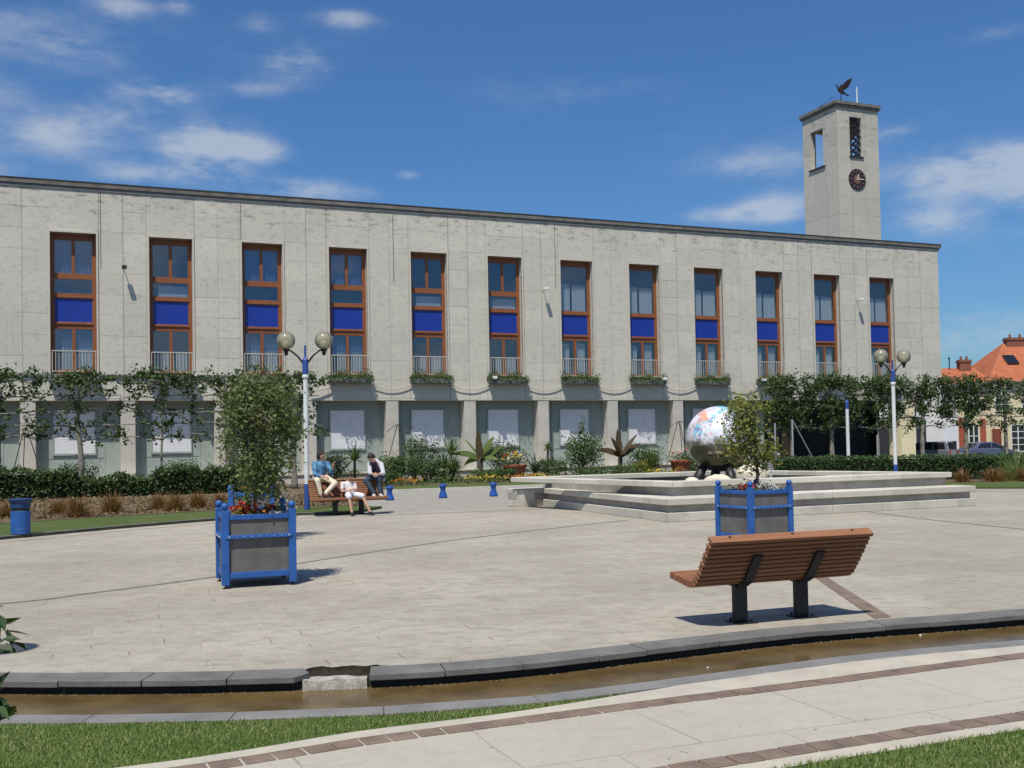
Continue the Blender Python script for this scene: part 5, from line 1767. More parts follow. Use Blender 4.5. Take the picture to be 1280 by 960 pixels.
def banana(s, off, label, seed, dark, flip=1):
    R = random.Random(seed); o = thing('banana_plant', label, 'banana plant', L2W(s, off, .06), ANG, 'banana plants in the bed')
    t = MB(); t.tube([(0, 0, 0), (.03, 0, .6), (.05, 0, 1.2)], [.17, .13, .08], 9); t.build('stem', M['darkbark'], o, smooth=True)
    l = MB()
    for (a, e, ln, w_, dr) in ((0, .95, 1.5, .34, .25), (.4, .6, 1.6, .36, .2), (3.1, .95, 1.7, .34, .8), (2.7, .5, 1.4, .3, .5), (1.5, .8, 1.3, .3, .6), (4.6, .9, 1.2, .3, .7), (5.4, 1.1, 1.1, .28, .9), (2.2, 1.2, 1.2, .28, 1.2)):
        a = a * flip
        d = Vector((math.cos(a) * math.sin(e), math.sin(a) * math.sin(e), math.cos(e)))
        l.blade((.05, 0, 1.05), d, ln * .95, w_, dr, 8, side=Vector((-math.sin(a) * .8 - .25 * math.cos(a), .25, .75)).normalized())
    l.build('foliage', M['banana' if not dark else 'bananadark'], o)
    l = MB(); l.blade((.02, 0, 1.0), (-.08, 0, 1), 1.55, .38, .05, 8, side=Vector((1, 0, .1))); l.blade((.05, 0, 1.0), (.45 * flip, -.1, .9), 1.2, .26, .3, 8)
    l.build('young_leaf', M['bananadark'], o)
    return o


def pot(s, off, label, seed, cols):
    R = np.random.default_rng(seed); o = thing('terracotta_pot', label, 'plant pot', L2W(s, off, .08), 0, 'terracotta pots in the bed')
    b_ = MB(); b_.lathe([(.36, 0), (.42, .1), (.55, .62), (.60, .64), (.62, .74), (.56, .76), (.52, .68), (.1, .66)], 24); b_.build('pot', M['terracotta'], o, smooth=False)
    l = MB(); P = R.normal(0, 1, (500, 3)) * np.array([.42, .4, .16]) + np.array([0, 0, .92]); l.leaves(P, .10, R); l.build('foliage', M['shrub'], o)
    for k, (mat, cnt) in enumerate(cols):
        f = MB()
        for _ in range(cnt):
            a = R.uniform(0, 2 * PI); q = R.uniform(.1, .68)
            c = np.array([q * math.cos(a), q * math.sin(a), 1.0 + R.normal(.05, .12) + (.15 if q < .4 else 0)])
            f.leaves(c + R.normal(0, .035, (7, 3)), .09, R, up=.8, asp=.9)
        f.build('blossom', M[mat], o)
    return o


# the bed, from the bench towards the painted globe  (depth -4 in front of the facade)
yucca(-.85, -4.3, 1.15, .85, 'strappy single yucca between the two men on the bench', 110, 1, n=90)
shrub(-1.7, -3.6, .6, 1.3, 'dark rounded shrub behind the single yucca', 111, 'hedge', .11, 700)
shrub(1.1, -4.6, .9, 1.15, 'arching light green shrub just behind the grey hooded man', 112, 'shrub', .13, 900)
shrub(2.3, -3.6, .7, 2.0, 'tall loose climbing shrub on the wire tripod', 113, 'shrub', .10, 420)
shrub(2.6, -5.0, .8, .95, 'low spreading shrub between the first two bollards', 114, 'hedge2', .11, 800)
shrub(3.0, -3.0, .7, 1.9, 'dark shrub in front of the second white shutter', 115, 'hedge', .11, 700)
yucca(3.75, -4.6, 1.35, .95, 'largest yucca with three heads above the middle bollard', 116, 3, n=80)
banana(5.5, -4.4, 'banana plant with a dark upright leaf behind the bollard nearest the fountain', 117, False)
shrub(7.0, -3.5, .9, 1.7, 'dark leafy shrub behind the pot of mixed flowers', 118, 'hedge', .12, 800)
pot(7.05, -5.2, 'terracotta pot with yellow, white and pink flowers', 119, [('white', 22), ('yellow', 16), ('red', 6)])
yucca(8.35, -4.8, .25, 1.05, 'blue green agave beside the pot of mixed flowers', 120, 1, 'agave', 46, 'agave', .11, None, 'agave')
yucca(9.4, -3.8, 1.5, .45, 'slim cone shaped yucca beside the agave', 121, 2, n=110, wd=.05)
shrub(9.4, -4.6, .8, .9, 'low shrub at the foot of the slim cone', 122, 'shrub', .11, 600)
shrub(11.3, -4.0, 1.0, 1.9, 'tall layered shrub with a pointed top under a window box', 123, 'shrub', .14, 900)
tt = shrub(11.5, -3.8, .35, 2.7, 'thin shoot rising from the layered shrub', 124, 'shrub', .14, 160, stems=4)
banana(13.5, -4.2, 'banana plant with purple brown leaves before the fountain rim', 125, True, -1)
shrub(14.3, -4.8, .5, .7, 'small yellow flowered plant beside the purple banana plant', 126, 'yellowtree', .10, 300)
yucca(15.3, -4.2, .5, 1.1, 'bushy green yucca before the last white shutter', 127, 3, n=60)
shrub(15.4, -3.6, .8, 1.3, 'rounded shrub behind the bushy green yucca', 128, 'shrub', .12, 700)
pot(17.0, -4.6, 'banded terracotta pot with white flowers next to the painted globe', 129, [('white', 26), ('red', 5)])
shrub(18.2, -4.0, .7, .95, 'low shrub between banded pot and painted globe', 130, 'shrub', .11, 500)
for k, (s, off, r, lab) in enumerate(((.0, -7.2, .6, 'low ground shrub under the single yucca'), (4.9, -6.6, .7, 'low green ground plant in front of the first banana plant'), (10.8, -6.0, .9, 'low ground shrub in front of the layered shrub'), (12.6, -6.0, .7, 'low ground plant beside the purple banana plant'), (6.1, -6.4, .6, 'low ground plant next to the pot of mixed flowers'), (-8.6, -3.4, .7, 'pale flowering shrub on the terrace behind the hedge'), (-12.9, -6.5, .8, 'spiky shrub at the foot of the thick pale lime trunk'))):
    shrub(s, off, r, .55 if k < 5 else 1.25, lab, 140 + k, 'shrub' if k % 2 else 'hedge2', .09, 520)
for k, (s, off, mat, lab) in enumerate(((.7, -7.9, 'orange', 'orange bedding flowers nearest the bench with three people'), (4.4, -7.6, 'yellow', 'pale yellow bedding flowers before the first banana plant'), (6.4, -7.6, 'orange', 'bright orange bedding flowers before the pot of mixed flowers'), (7.2, -7.4, 'yellow', 'bright yellow bedding flowers before the pot of mixed flowers'), (14.5, -6.4, 'yellow', 'yellow bedding flowers before the fountain rim'))):
    R = np.random.default_rng(160 + k); o = thing('bedding_flowers', lab, 'flowers', L2W(s, off, .07), ANG, None)
    l = MB(); P = R.normal(0, 1, (200, 3)) * np.array([.55, .25, .07]) + np.array([0, 0, .12]); l.leaves(P, .08, R); l.build('foliage', M['shrub'], o)
    f = MB()
    for _ in range(30):
        f.leaves(R.normal(0, 1, 3) * np.array([.5, .22, .05]) + np.array([0, 0, .26]) + R.normal(0, .03, (6, 3)), .07, R, up=.8, asp=.9)
    f.build('blossom', M[mat], o)

# shrub at the path edge close to the camera
o = thing('laurel_shrub', 'dark glossy shrub close to the camera at the lawn edge', 'shrub', (-1.445, 2.35, -.06), 0)
R = np.random.default_rng(170); rr = random.Random(170)
t = MB(); tips = []; dirs = []
for k in range(95):
    a = rr.uniform(0, 2 * PI); q = rr.uniform(.10, .42); z = rr.uniform(.35, 1.46)
    e = Vector((math.cos(a) * q, math.sin(a) * q, z))
    L = catmull3([(0, 0, 0), tuple(e * .5 + Vector((0, 0, .10))), tuple(e)], 4)
    t.tube(L, [.009 * (1 - .6 * j / 8) for j in range(len(L))], 5)
    for j in range(3, len(L)):
        for _ in range(8):
            d = Vector((rr.gauss(0, 1), rr.gauss(0, 1), rr.gauss(.1, .5))).normalized()
            tips.append(tuple(L[j] + d * rr.uniform(.02, .05))); dirs.append(tuple(d))
t.build('stem', M['darkbark'], o, smooth=True)
l = MB(); l.leaves(np.array(tips), .056, R, up=.7, asp=.48, dirs=np.array(dirs), fold=.18); l.build('foliage', M['nearleaf'], o)

# dry leaves and small weeds on the bare bed in front of the hedge
R = np.random.default_rng(180)
lt = MB(); Q = []
bedpoly = [(p.x, p.y) for p in lb] + [(-4.9, 33.5), (-8.0, 43.0), (-30, 36)]
while len(Q) < 9000:
    x, y = R.uniform(-22, -4.5), R.uniform(25, 40)
    if inside((x, y), bedpoly) and R.random() < .35 + .65 * (math.sin(x * 2.1) * math.sin(y * 2.7) > -.1): Q.append((x, y, .085 + abs(R.normal(0, .03))))
lt.leaves(np.array(Q), .11, R, up=1.2, asp=.6); tag(lt.build('leaf_litter', M['litter']), 'dry leaf litter and small weeds on the bed before the dark hedge', 'leaf litter', kind='stuff')
# low ground cover between the plants of the long bed
gc = MB(); Q = []
for _ in range(9000):
    s, off = R.uniform(-2.5, 19.5), R.uniform(-8.4, -1.2)
    k = .5 + .5 * math.sin(s * 1.7 + off) * math.sin(off * 1.9 - s * .6)
    if R.random() < .25 + .75 * k: v = L2W(s, off, .08 + abs(R.normal(0, .06 + .14 * k))); Q.append(tuple(v))
gc.leaves(np.array(Q), .13, R, up=.8, asp=.6); tag(gc.build('ground_cover', M['shrub']), 'low green ground cover between the plants of the long bed', 'ground cover', kind='stuff')

# ----------------------------------------------------------------- houses beyond the square
def gable_roof(mb, x0, x1, y0, y1, ze, zr, hipl=0., hipr=0., ov=.3):
    ym = (y0 + y1) / 2
    a, b_, c, d = (x0 - ov, y0 - ov, ze), (x1 + ov, y0 - ov, ze), (x1 + ov, y1 + ov, ze), (x0 - ov, y1 + ov, ze)
    e, f = (x0 - ov + hipl, ym, zr), (x1 + ov - hipr, ym, zr)
    mb.add([a, b_, c, d, e, f], [(0, 1, 5, 4), (2, 3, 4, 5), (1, 2, 5), (3, 0, 4), (0, 3, 2, 1)])


def house(name, label, x0, x1, y0, y1, ze, zr, wallm, hipl=0., hipr=0.):
    o = thing(name, label, 'house', (x0, y0, 0), 0)
    w_ = MB(); w_.box(0, x1 - x0, 0, y1 - y0, 0, ze); w_.build('wall', M[wallm], o)
    r = MB(); gable_roof(r, 0, x1 - x0, 0, y1 - y0, ze + .01, zr, hipl, hipr); ro = r.build('roof', M['tiles'], o)
    g_ = MB(); g_.bar((-.3, -.36, ze - .05), (x1 - x0 + .3, -.36, ze - .05), .12, .12); g_.build('gutter', M['soffit'], o)
    return o, ro


def hwin(o, x, z0, w_, h, frame='whitepl', name='window', mull=2, bars=2):
    f = MB()
    f.box(x - .07, x + w_ + .07, -.07, .0, z0 - .07, z0); f.box(x - .07, x + w_ + .07, -.05, 0, z0 + h, z0 + h + .08)
    f.box(x - .07, x, -.05, 0, z0, z0 + h); f.box(x + w_, x + w_ + .07, -.05, 0, z0, z0 + h)
    for k in range(1, mull): f.box(x + w_ * k / mull - .04, x + w_ * k / mull + .04, -.05, -.012, z0, z0 + h)
    for k in range(1, bars + 1): f.box(x, x + w_, -.045, -.012, z0 + h * k / (bars + 1) - .025, z0 + h * k / (bars + 1) + .025)
    fo = f.build(name, M[frame], o)
    g_ = MB(); g_.box(x, x + w_, -.02, -.004, z0, z0 + h); g_.build('pane', M['carglass'], fo)
    return fo


def chimney(ro, x, y, z0, z1, w_, d):
    c = MB(); c.box(x - w_ / 2, x + w_ / 2, y - d / 2, y + d / 2, z0, z1); c.box(x - w_ / 2 - .06, x + w_ / 2 + .06, y - d / 2 - .06, y + d / 2 + .06, z1 - .22, z1 - .08)
    c.lathe([(.12, z1), (.10, z1 + .3)], 8, (x - w_ / 4, y, 0)); c.lathe([(.12, z1), (.10, z1 + .3)], 8, (x + w_ / 4, y, 0))
    c.build('chimney', M['brick'], ro)


HY = 85.0
h1, r1 = house('house', 'low white house with an orange tiled roof and white garage shutter', 29.5, 36.45, HY, HY + 7, 6.2, 7.65, 'housewhite')
chimney(r1, 2.2, 3.6, 7.0, 8.5, .8, .6)
g_ = MB(); g_.box(5.7, 6.85, -.03, 0, .1, 2.7); gd = g_.build('garage_door', M['shutter'], h1)
g_ = MB(); g_.box(6.2, 6.75, -.05, -.031, .85, 1.5); g_.build('pane', M['carglass'], gd)
hwin(h1, 5.6, 3.6, .95, 1.5); hwin(h1, 2.6, 3.6, .95, 1.5)
g_ = MB(); g_.box(.3, 4.3, -.03, 0, .0, 3.2); g_.build('carriage_gate', M['dark'], h1); hwin(h1, 1.8, 0.1, 1.6, 2.5, bars=1)
h2, r2 = house('house', 'cream house with red pilasters and a glazed white door', 36.47, 39.1, HY, HY + 7, 6.22, 7.7, 'housecream')
chimney(r2, 1.9, 3.0, 7.0, 8.35, .95, .7)
pp = MB(); pp.tube([(.75, 3.2, 7.3), (.75, 3.2, 8.45)], .045, 6); pp.lathe([(.09, 8.45), (.09, 8.6)], 8, (.75, 3.2, 0)); pp.build('flue', M['steel'], r2)
for x in (.02, 1.75):
    p = MB(); p.box(x, x + (.6 if x < 1 else .45), -.08, 0, 0, 3.3); p.build('pilaster', M['redbrick'], h2)
hwin(h2, .85, .15, .72, 2.6, bars=2, name='door')
hwin(h2, .8, 4.0, .9, 1.5)
h3, r3 = house('house', 'tall cream house with a steep orange hipped roof and skylight', 39.12, 52.0, HY - .05, HY + 8.6, 6.3, 9.8, 'housecream', 3.5, 4.0)
chimney(r3, 4.2, 4.2, 9.0, 10.25, 1.7, .7)
sk = MB()
sk.bar((2.75, 1.55, 7.86), (2.75, 2.55, 8.62), .95, .10, up=(0, -1, 1)); sk.build('skylight', M['carglass'], r3)
hwin(h3, 1.65, .6, 1.0, 2.1, bars=3); hwin(h3, .4, 3.9, 1.0, 1.6); hwin(h3, 2.6, 3.9, 1.0, 1.6); hwin(h3, 4.6, .6, 1.0, 2.0)
hwin(h3, .12, .9, .6, 1.45, 'door', bars=0, mull=1); sh = MB(); sh.box(.09, .75, -.10, -.075, .88, 2.38); sh.build('shutter', M['door'], h3)
h4, r4 = house('house', 'buff brick house hidden behind the end of the town hall', 16.0, 29.4, HY + 8, HY + 17, 6.2, 9.0, 'housepink')
hwin(h4, 9.5, .9, 1, 1.6); hwin(h4, 11.6, 3.6, 1, 1.6)
h5, r5 = house('house', 'farthest cream house along the street, beyond the steep roof', 52.05, 70.0, HY - .2, HY + 9, 6.4, 10.0, 'housepink')
for x in (1, 4, 7, 10): hwin(h5, x, .9, 1.1, 1.7); hwin(h5, x, 3.9, 1.1, 1.6)
pv = MB(); pv.sheet([(12, 52), (40, 46), (70, 60), (70, 84), (12, 84)], -.006); tag(pv.build('street', M['asphalt']), kind='structure')

# ----------------------------------------------------------------- cars
def car(label, loc, rz, paintm, prof, green, W_, wheels, glass, rear, grp=None):
    o = thing('parked_car', label, 'car', loc, rz, grp)
    b_ = MB(); b_.extr(prof, (0, -W_ / 2, 0), (1, 0, 0), (0, 1, 0), W_); b_.build('body', M[paintm], o, bevel=.06)
    # greenhouse: narrows towards the roof
    g_ = MB(); n = len(green); zb = min(z for _, z in green); zt = max(z for _, z in green)
    tw = lambda z: (W_ / 2 - .05) - .16 * (z - zb) / (zt - zb)
    bb = len(g_.v)
    for sg_ in (-1, 1): g_.v += [(x, sg_ * tw(z), z) for x, z in green]
    g_.f += [tuple(range(n)), tuple(reversed(range(n, 2 * n)))] + [(i, n + i, n + (i + 1) % n, (i + 1) % n) for i in range(n)]
    g_.build('cabin', M[paintm], o, bevel=.04)
    for poly in glass:
        for sg_ in (-1, 1):
            q = MB(); k = len(poly)
            q.v += [(x, sg_ * (tw(z) + .006), z) for x, z in poly] + [(x, sg_ * (tw(z) - .02), z) for x, z in poly]
            q.f += [tuple(range(k)), tuple(reversed(range(k, 2 * k)))] + [(i, k + i, k + (i + 1) % k, (i + 1) % k) for i in range(k)]
            q.build('side_window', M['carglass'], o)
    for nm_, (p0, p1) in rear.items():
        q = MB(); d = Vector((p1[0] - p0[0], 0, p1[1] - p0[1])); nn = Vector((-d.z, 0, d.x)).normalized()
        if nn.x * (1 if p0[0] > 0 else -1) < 0: nn = -nn
        a, c = Vector((p0[0], 0, p0[1])) + nn * .012, Vector((p1[0], 0, p1[1])) + nn * .012
        wa, wc = tw(p0[1]) - .09, tw(p1[1]) - .09
        q.add([a + Vector((0, -wa, 0)), a + Vector((0, wa, 0)), c + Vector((0, wc, 0)), c + Vector((0, -wc, 0))] + [v - nn * .03 for v in (a + Vector((0, -wa, 0)), a + Vector((0, wa, 0)), c + Vector((0, wc, 0)), c + Vector((0, -wc, 0)))],
              [(0, 1, 2, 3), (7, 6, 5, 4), (0, 4, 5, 1), (1, 5, 6, 2), (2, 6, 7, 3), (3, 7, 4, 0)])
        q.build(nm_, M['carglass'], o)
    for x in wheels:
        for sg_ in (-1, 1):
            t = MB(); t.tube([(x, sg_ * (W_ / 2 - .20), .31), (x, sg_ * (W_ / 2 + .012), .31)], .31, 20); wo_ = t.build('wheel', M['tyre'], o)
            t = MB(); t.tube([(x, sg_ * (W_ / 2 + .012), .31), (x, sg_ * (W_ / 2 + .022), .31)], .19, 14); t.build('rim', M['galv'], wo_)
    xs = [x for x, _ in prof]
    for sg_ in (-1, 1):
        t = MB(); t.box(max(xs) - .05, max(xs) + .012, sg_ * (W_ / 2 - .22) - .12, sg_ * (W_ / 2 - .22) + .12, .66, .80); t.build('headlight', M['whitepl'], o)
        t = MB(); t.box(min(xs) - .012, min(xs) + .05, sg_ * (W_ / 2 - .12) - .08, sg_ * (W_ / 2 - .12) + .08, .72, 1.0); t.build('tail_light', M['lampred'], o)
        t = MB(); t.box(.62, .78, sg_ * (W_ / 2 + .08) - .08, sg_ * (W_ / 2 + .08) + .08, .98, 1.1); t.build('mirror', M['black'], o)
    t = MB(); t.box(min(xs) - .02, min(xs) - .012, -.26, .26, .5, .61); t.build('number_plate', M['whitepl'], o)
    return o


van_prof = [(-2.15, .25), (2.1, .25), (2.2, .45), (2.18, .72), (1.95, .88), (1.15, 1.02), (-2.15, 1.02), (-2.22, .6)]
van_green = [(1.25, 1.0), (.45, 1.58), (.1, 1.66), (-1.75, 1.68), (-1.95, 1.62), (-2.15, 1.0)]
van_glass = [[(.98, 1.08), (.40, 1.50), (.15, 1.56), (.10, 1.08)], [(.02, 1.08), (.05, 1.56), (-.85, 1.57), (-.88, 1.08)], [(-.98, 1.08), (-.95, 1.57), (-1.72, 1.57), (-1.88, 1.08)]]
car('silver grey estate car parked facing away from the plaza', (29.3, 74.0, -.01), math.radians(137), 'silvercar', van_prof, van_green, 1.74, (-1.35, 1.35), van_glass,
    {'windscreen': ((1.20, 1.06), (.50, 1.56)), 'rear_window': ((-2.13, 1.08), (-1.97, 1.58))}, 'cars parked beyond the clipped hedge').scale = (.92, .95, .92)
car_prof = [(-2.1, .25), (2.1, .25), (2.2, .45), (2.12, .68), (1.2, .90), (-1.55, .94), (-2.1, .9), (-2.18, .6)]
car_green = [(1.25, .88), (.35, 1.36), (.05, 1.42), (-.75, 1.42), (-1.15, 1.34), (-1.85, .92)]
car_glass = [[(.95, .96), (.34, 1.30), (.0, 1.34), (-.08, .96)], [(-.16, .96), (-.10, 1.34), (-.72, 1.34), (-1.02, 1.27), (-1.35, .97)]]
car('blue grey saloon car parked before the cream house', (36.2, 79.6, -.01), math.radians(14), 'bluecar', car_prof, car_green, 1.70, (-1.32, 1.32), car_glass,
    {'windscreen': ((1.20, .93), (.38, 1.37)), 'rear_window': ((-1.78, .98), (-1.2, 1.33))}, 'cars parked beyond the clipped hedge')


# ----------------------------------------------------------------- people
def union(parts, voxel, name, mat, parent=None, smooth_it=4, loc=None, rz=None):
    """one continuous surface grown round tapered limbs"""
    mb = MB()
    for p in parts:
        if p[0] == 'c':
            _, a, ra, b_, rb_ = p
            a, b_ = Vector(a), Vector(b_)
            mb.tube([a, b_], [ra, rb_], 14); mb.sphere(a, ra, 14, 9); mb.sphere(b_, rb_, 14, 9)
        else:
            _, c, r, sq = p
            mb.sphere(c, r, 16, 11, sq)
    me = bpy.data.meshes.new(name); me.from_pydata(mb.v, [], mb.f); me.update()
    o = bpy.data.objects.new(name, me); COL.objects.link(o)
    m_ = o.modifiers.new('r', 'REMESH'); m_.mode = 'VOXEL'; m_.voxel_size = voxel; m_.use_smooth_shade = True
    s_ = o.modifiers.new('s', 'SMOOTH'); s_.iterations = smooth_it; s_.factor = .5
    dg = bpy.context.evaluated_depsgraph_get()
    nm_ = bpy.data.meshes.new_from_object(o.evaluated_get(dg))
    o.modifiers.clear(); o.data = nm_; nm_.name = name
    nm_.materials.clear(); nm_.materials.append(mat)
    nm_.polygons.foreach_set('use_smooth', [True] * len(nm_.polygons))
    if parent: o.parent = parent
    if loc is not None: o.location = loc
    if rz is not None: o.rotation_euler = (0, 0, rz)
    return o


def hand(wrist, fing, side, curl, k=1.):
    """palm, four unequal bent fingers and a thumb; fing: direction of the fingers, side: thumb side, curl: palm normal"""
    w_ = Vector(wrist); f = Vector(fing).normalized(); c = Vector(curl); c = (c - f * c.dot(f)).normalized(); s_ = Vector(side); s_ = (s_ - f * s_.dot(f) - c * s_.dot(c)).normalized()
    P = [('c', w_, .026 * k, w_ + f * .03 * k, .028 * k)]
    for j, (off, ln) in enumerate(((.030, .078), (.010, .086), (-.010, .080), (-.029, .062))):
        b_ = w_ + f * .085 * k + s_ * off * k
        P.append(('c', w_ + f * .03 * k + s_ * off * .7 * k, .013 * k, b_, .0115 * k))
        m1 = b_ + (f * .8 + c * .5).normalized() * ln * .45 * k
        m2 = m1 + (f * .35 + c * .9).normalized() * ln * .35 * k
        m3 = m2 + (f * -.1 + c).normalized() * ln * .22 * k
        P += [('c', b_, .0095 * k, m1, .0088 * k), ('c', m1, .0088 * k, m2, .0082 * k), ('c', m2, .0082 * k, m3, .007 * k)]
    t0 = w_ + f * .02 * k + s_ * .026 * k; t1 = t0 + (s_ * .8 + f * .6 + c * .3).normalized() * .042 * k; t2 = t1 + (f * .8 + c * .6 + s_ * .1).normalized() * .034 * k
    P += [('c', t0, .014 * k, t1, .0105 * k), ('c', t1, .0105 * k, t2, .0085 * k)]
    return P


def head(c, face, up, k=1.):
    c = Vector(c); f = Vector(face).normalized(); u = Vector(up); u = (u - f * u.dot(f)).normalized(); s_ = f.cross(u)
    P = [('e', c + u * .025 * k, .088 * k, (1, 1, 1.12)), ('e', c + f * .012 * k + u * .04 * k, .082 * k, (1, 1, 1)), ('c', c + f * .035 * k - u * .045 * k, .055 * k, c + f * .055 * k - u * .088 * k, .030 * k),
         ('c', c + f * .085 * k + u * .015 * k, .010 * k, c + f * .105 * k - u * .018 * k, .015 * k), ('c', c + f * .078 * k - u * .052 * k - s_ * .018 * k, .009 * k, c + f * .078 * k - u * .052 * k + s_ * .018 * k, .009 * k),
         ('c', c + f * .080 * k + u * .036 * k - s_ * .035 * k, .009 * k, c + f * .080 * k + u * .036 * k + s_ * .035 * k, .009 * k)]
    for q in (-1, 1):
        P.append(('c', c + s_ * q * .083 * k + u * .015 * k, .013 * k, c + s_ * q * .083 * k - u * .02 * k, .010 * k))
    H = [('e', c + u * .055 * k - f * .018 * k, .098 * k, (1, 1, .98)), ('e', c - f * .045 * k + u * .0 * k, .085 * k, (1, 1, 1)), ('c', c + f * .05 * k + u * .115 * k - s_ * .03 * k, .028 * k, c + f * .05 * k + u * .112 * k + s_ * .04 * k, .026 * k)]
    E = [c + f * .083 * k + u * .018 * k + s_ * q * .032 * k for q in (-1, 1)]
    return P, H, E


def V(t, u, z): return Vector((t, -u, z))


def person(label, loc, rz, body, clothes, hairp, eyes):
    b_ = union(body, .0075, 'person', M['skin'], None, 3, loc, rz)
    tag(b_, label, 'person')
    union(hairp, .010, 'hair', M['hair'], b_, 2)
    for nm_, parts, mt, vx in clothes:
        union(parts, vx, nm_, M[mt], b_, 3)
    for e in eyes:
        q = MB(); q.sphere(tuple(e), .010, 8, 6); q.build('eye', M['black'], b_, smooth=True)
    return b_


FB_ = (FBC.x, FBC.y, 0)
SEATZ = .455
# man in a blue shirt, sitting on the top of the backrest, looking along the bench
hp, sh_ = V(-.68, -.36, 1.02), V(-.66, -.33, 1.40)
hc = V(-.66, -.30, 1.575)
hd_, hr_, ey_ = head(hc, (.95, -.35, -.05), (0, 0, 1))
hipL, hipR = V(-.79, -.35, 1.01), V(-.57, -.35, 1.01)
kL, kR = V(-.83, .06, .93), V(-.36, .03, .86)
aL, aR = V(-.76, .08, .53), V(-.62, .12, .55)
shL, shR = V(-.85, -.33, 1.37), V(-.48, -.33, 1.37)
elL, elR = V(-.86, -.12, 1.10), V(-.42, -.12, 1.12)
wrL, wrR = V(-.66, .06, 1.04), V(-.42, .10, 1.32)
body = hd_ + [('c', hc - Vector((0, 0, .05)), .052, V(-.66, -.33, 1.42), .06), ('c', hp, .13, V(-.66, -.34, 1.22), .125), ('c', V(-.66, -.34, 1.22), .125, V(-.66, -.33, 1.34), .13), ('c', shL, .06, shR, .06),
              ('c', hipL, .085, kL, .058), ('c', kL, .055, aL, .038), ('c', hipR, .085, kR, .058), ('c', kR, .055, aR, .038), ('c', aL, .04, aL + V(0, .17, -.05), .03), ('c', aR, .04, aR + V(.05, .16, -.05), .03),
              ('c', shL, .052, elL, .042), ('c', elL, .040, wrL, .027), ('c', shR, .052, elR, .042), ('c', elR, .040, wrR, .027)]
body += hand(wrL, (.8, -.4, -.25), (0, 0, 1), (.3, .5, -.6)) + hand(wrR, (.15, -.2, .9), (-.5, -.4, 0), (.8, -.4, .2))
shirt = [('c', hp + Vector((0, 0, .03)), .148, V(-.66, -.34, 1.22), .145), ('c', V(-.66, -.34, 1.22), .145, V(-.66, -.33, 1.33), .145), ('c', shL, .075, shR, .075), ('c', V(-.66, -.33, 1.40), .075, V(-.66, -.33, 1.44), .066),
         ('c', shL, .070, elL, .060), ('c', elL, .058, elL + (wrL - elL) * .55, .046), ('c', shR, .070, elR, .060), ('c', elR, .058, elR + (wrR - elR) * .55, .046)]
trs = [('c', hp - Vector((0, 0, .02)), .145, hp + Vector((0, 0, .05)), .14), ('c', hipL, .102, kL, .074), ('c', kL, .074, aL + Vector((0, 0, .06)), .058), ('c', hipR, .102, kR, .074), ('c', kR, .074, aR + Vector((0, 0, .06)), .058)]
shoes = lambda a, d: [('c', a + Vector((0, 0, -.02)), .050, a + d * .6 + Vector((0, 0, -.035)), .044), ('c', a + d * .6 + Vector((0, 0, -.035)), .044, a + d + Vector((0, 0, -.045)), .036)]
person('man in a blue patterned shirt and cream trousers perched on the bench backrest', FB_, BANG, body,
       [('shirt', shirt, 'shirtblue', .011), ('trousers', trs, 'chino', .011), ('shoe', shoes(aL, V(-.02, .18, 0)), 'shoe', .009), ('shoe', shoes(aR, V(.05, .17, 0)), 'shoe', .009)], hr_, ey_)
o = thing('camera', 'small black camera held up by the man in the blue shirt', 'camera', tuple(FBC + Vector((0, 0, 0))), BANG)
hw = wrR + Vector((.055, -.03, .10))
q = MB(); q.box(hw.x - .02, hw.x + .12, hw.y - .04, hw.y + .03, hw.z - .045, hw.z + .045); q.build('body', M['black'], o, bevel=.01)
q = MB(); q.tube([(hw.x + .11, hw.y - .005, hw.z), (hw.x + .17, hw.y - .005, hw.z)], .032, 14); q.build('lens', M['black'], o)

# man in a grey hooded jacket bent over his hands
hp, tp = V(.93, -.37, 1.03), V(.80, -.24, 1.36)
hc = V(.68, -.10, 1.50)
hd_, hr_, ey_ = head(hc, (-.45, -.45, -.75), (-.5, -.35, .8))
hipL, hipR = V(.84, -.35, 1.02), V(1.02, -.34, 1.02)
kL, kR = V(.46, .06, .90), V(.80, .10, .93)
aL, aR = V(.66, .14, .53), V(.83, .16, .53)
shL, shR = V(.64, -.22, 1.33), V(.97, -.24, 1.33)
elL, elR = V(.60, -.02, 1.10), V(.97, .00, 1.08)
wrL, wrR = V(.66, .16, 1.07), V(.74, .17, 1.06)
body = hd_ + [('c', hc - Vector((-.03, .04, .05)), .052, tp + Vector((0, 0, .02)), .06), ('c', hp, .125, V(.88, -.33, 1.2), .12), ('c', V(.88, -.33, 1.2), .12, tp - Vector((0, 0, .06)), .125), ('c', shL, .06, shR, .06),
              ('c', hipL, .083, kL, .056), ('c', kL, .054, aL, .037), ('c', hipR, .083, kR, .056), ('c', kR, .054, aR, .037), ('c', aL, .04, aL + V(0, .16, -.05), .03), ('c', aR, .04, aR + V(.02, .16, -.05), .03),
              ('c', shL, .05, elL, .041), ('c', elL, .039, wrL, .026), ('c', shR, .05, elR, .041), ('c', elR, .039, wrR, .026)]
body += hand(wrL, (.3, -.7, -.2), (0, 0, 1), (.7, .3, -.2)) + hand(wrR, (-.3, -.7, -.2), (0, 0, 1), (-.7, .3, -.2))
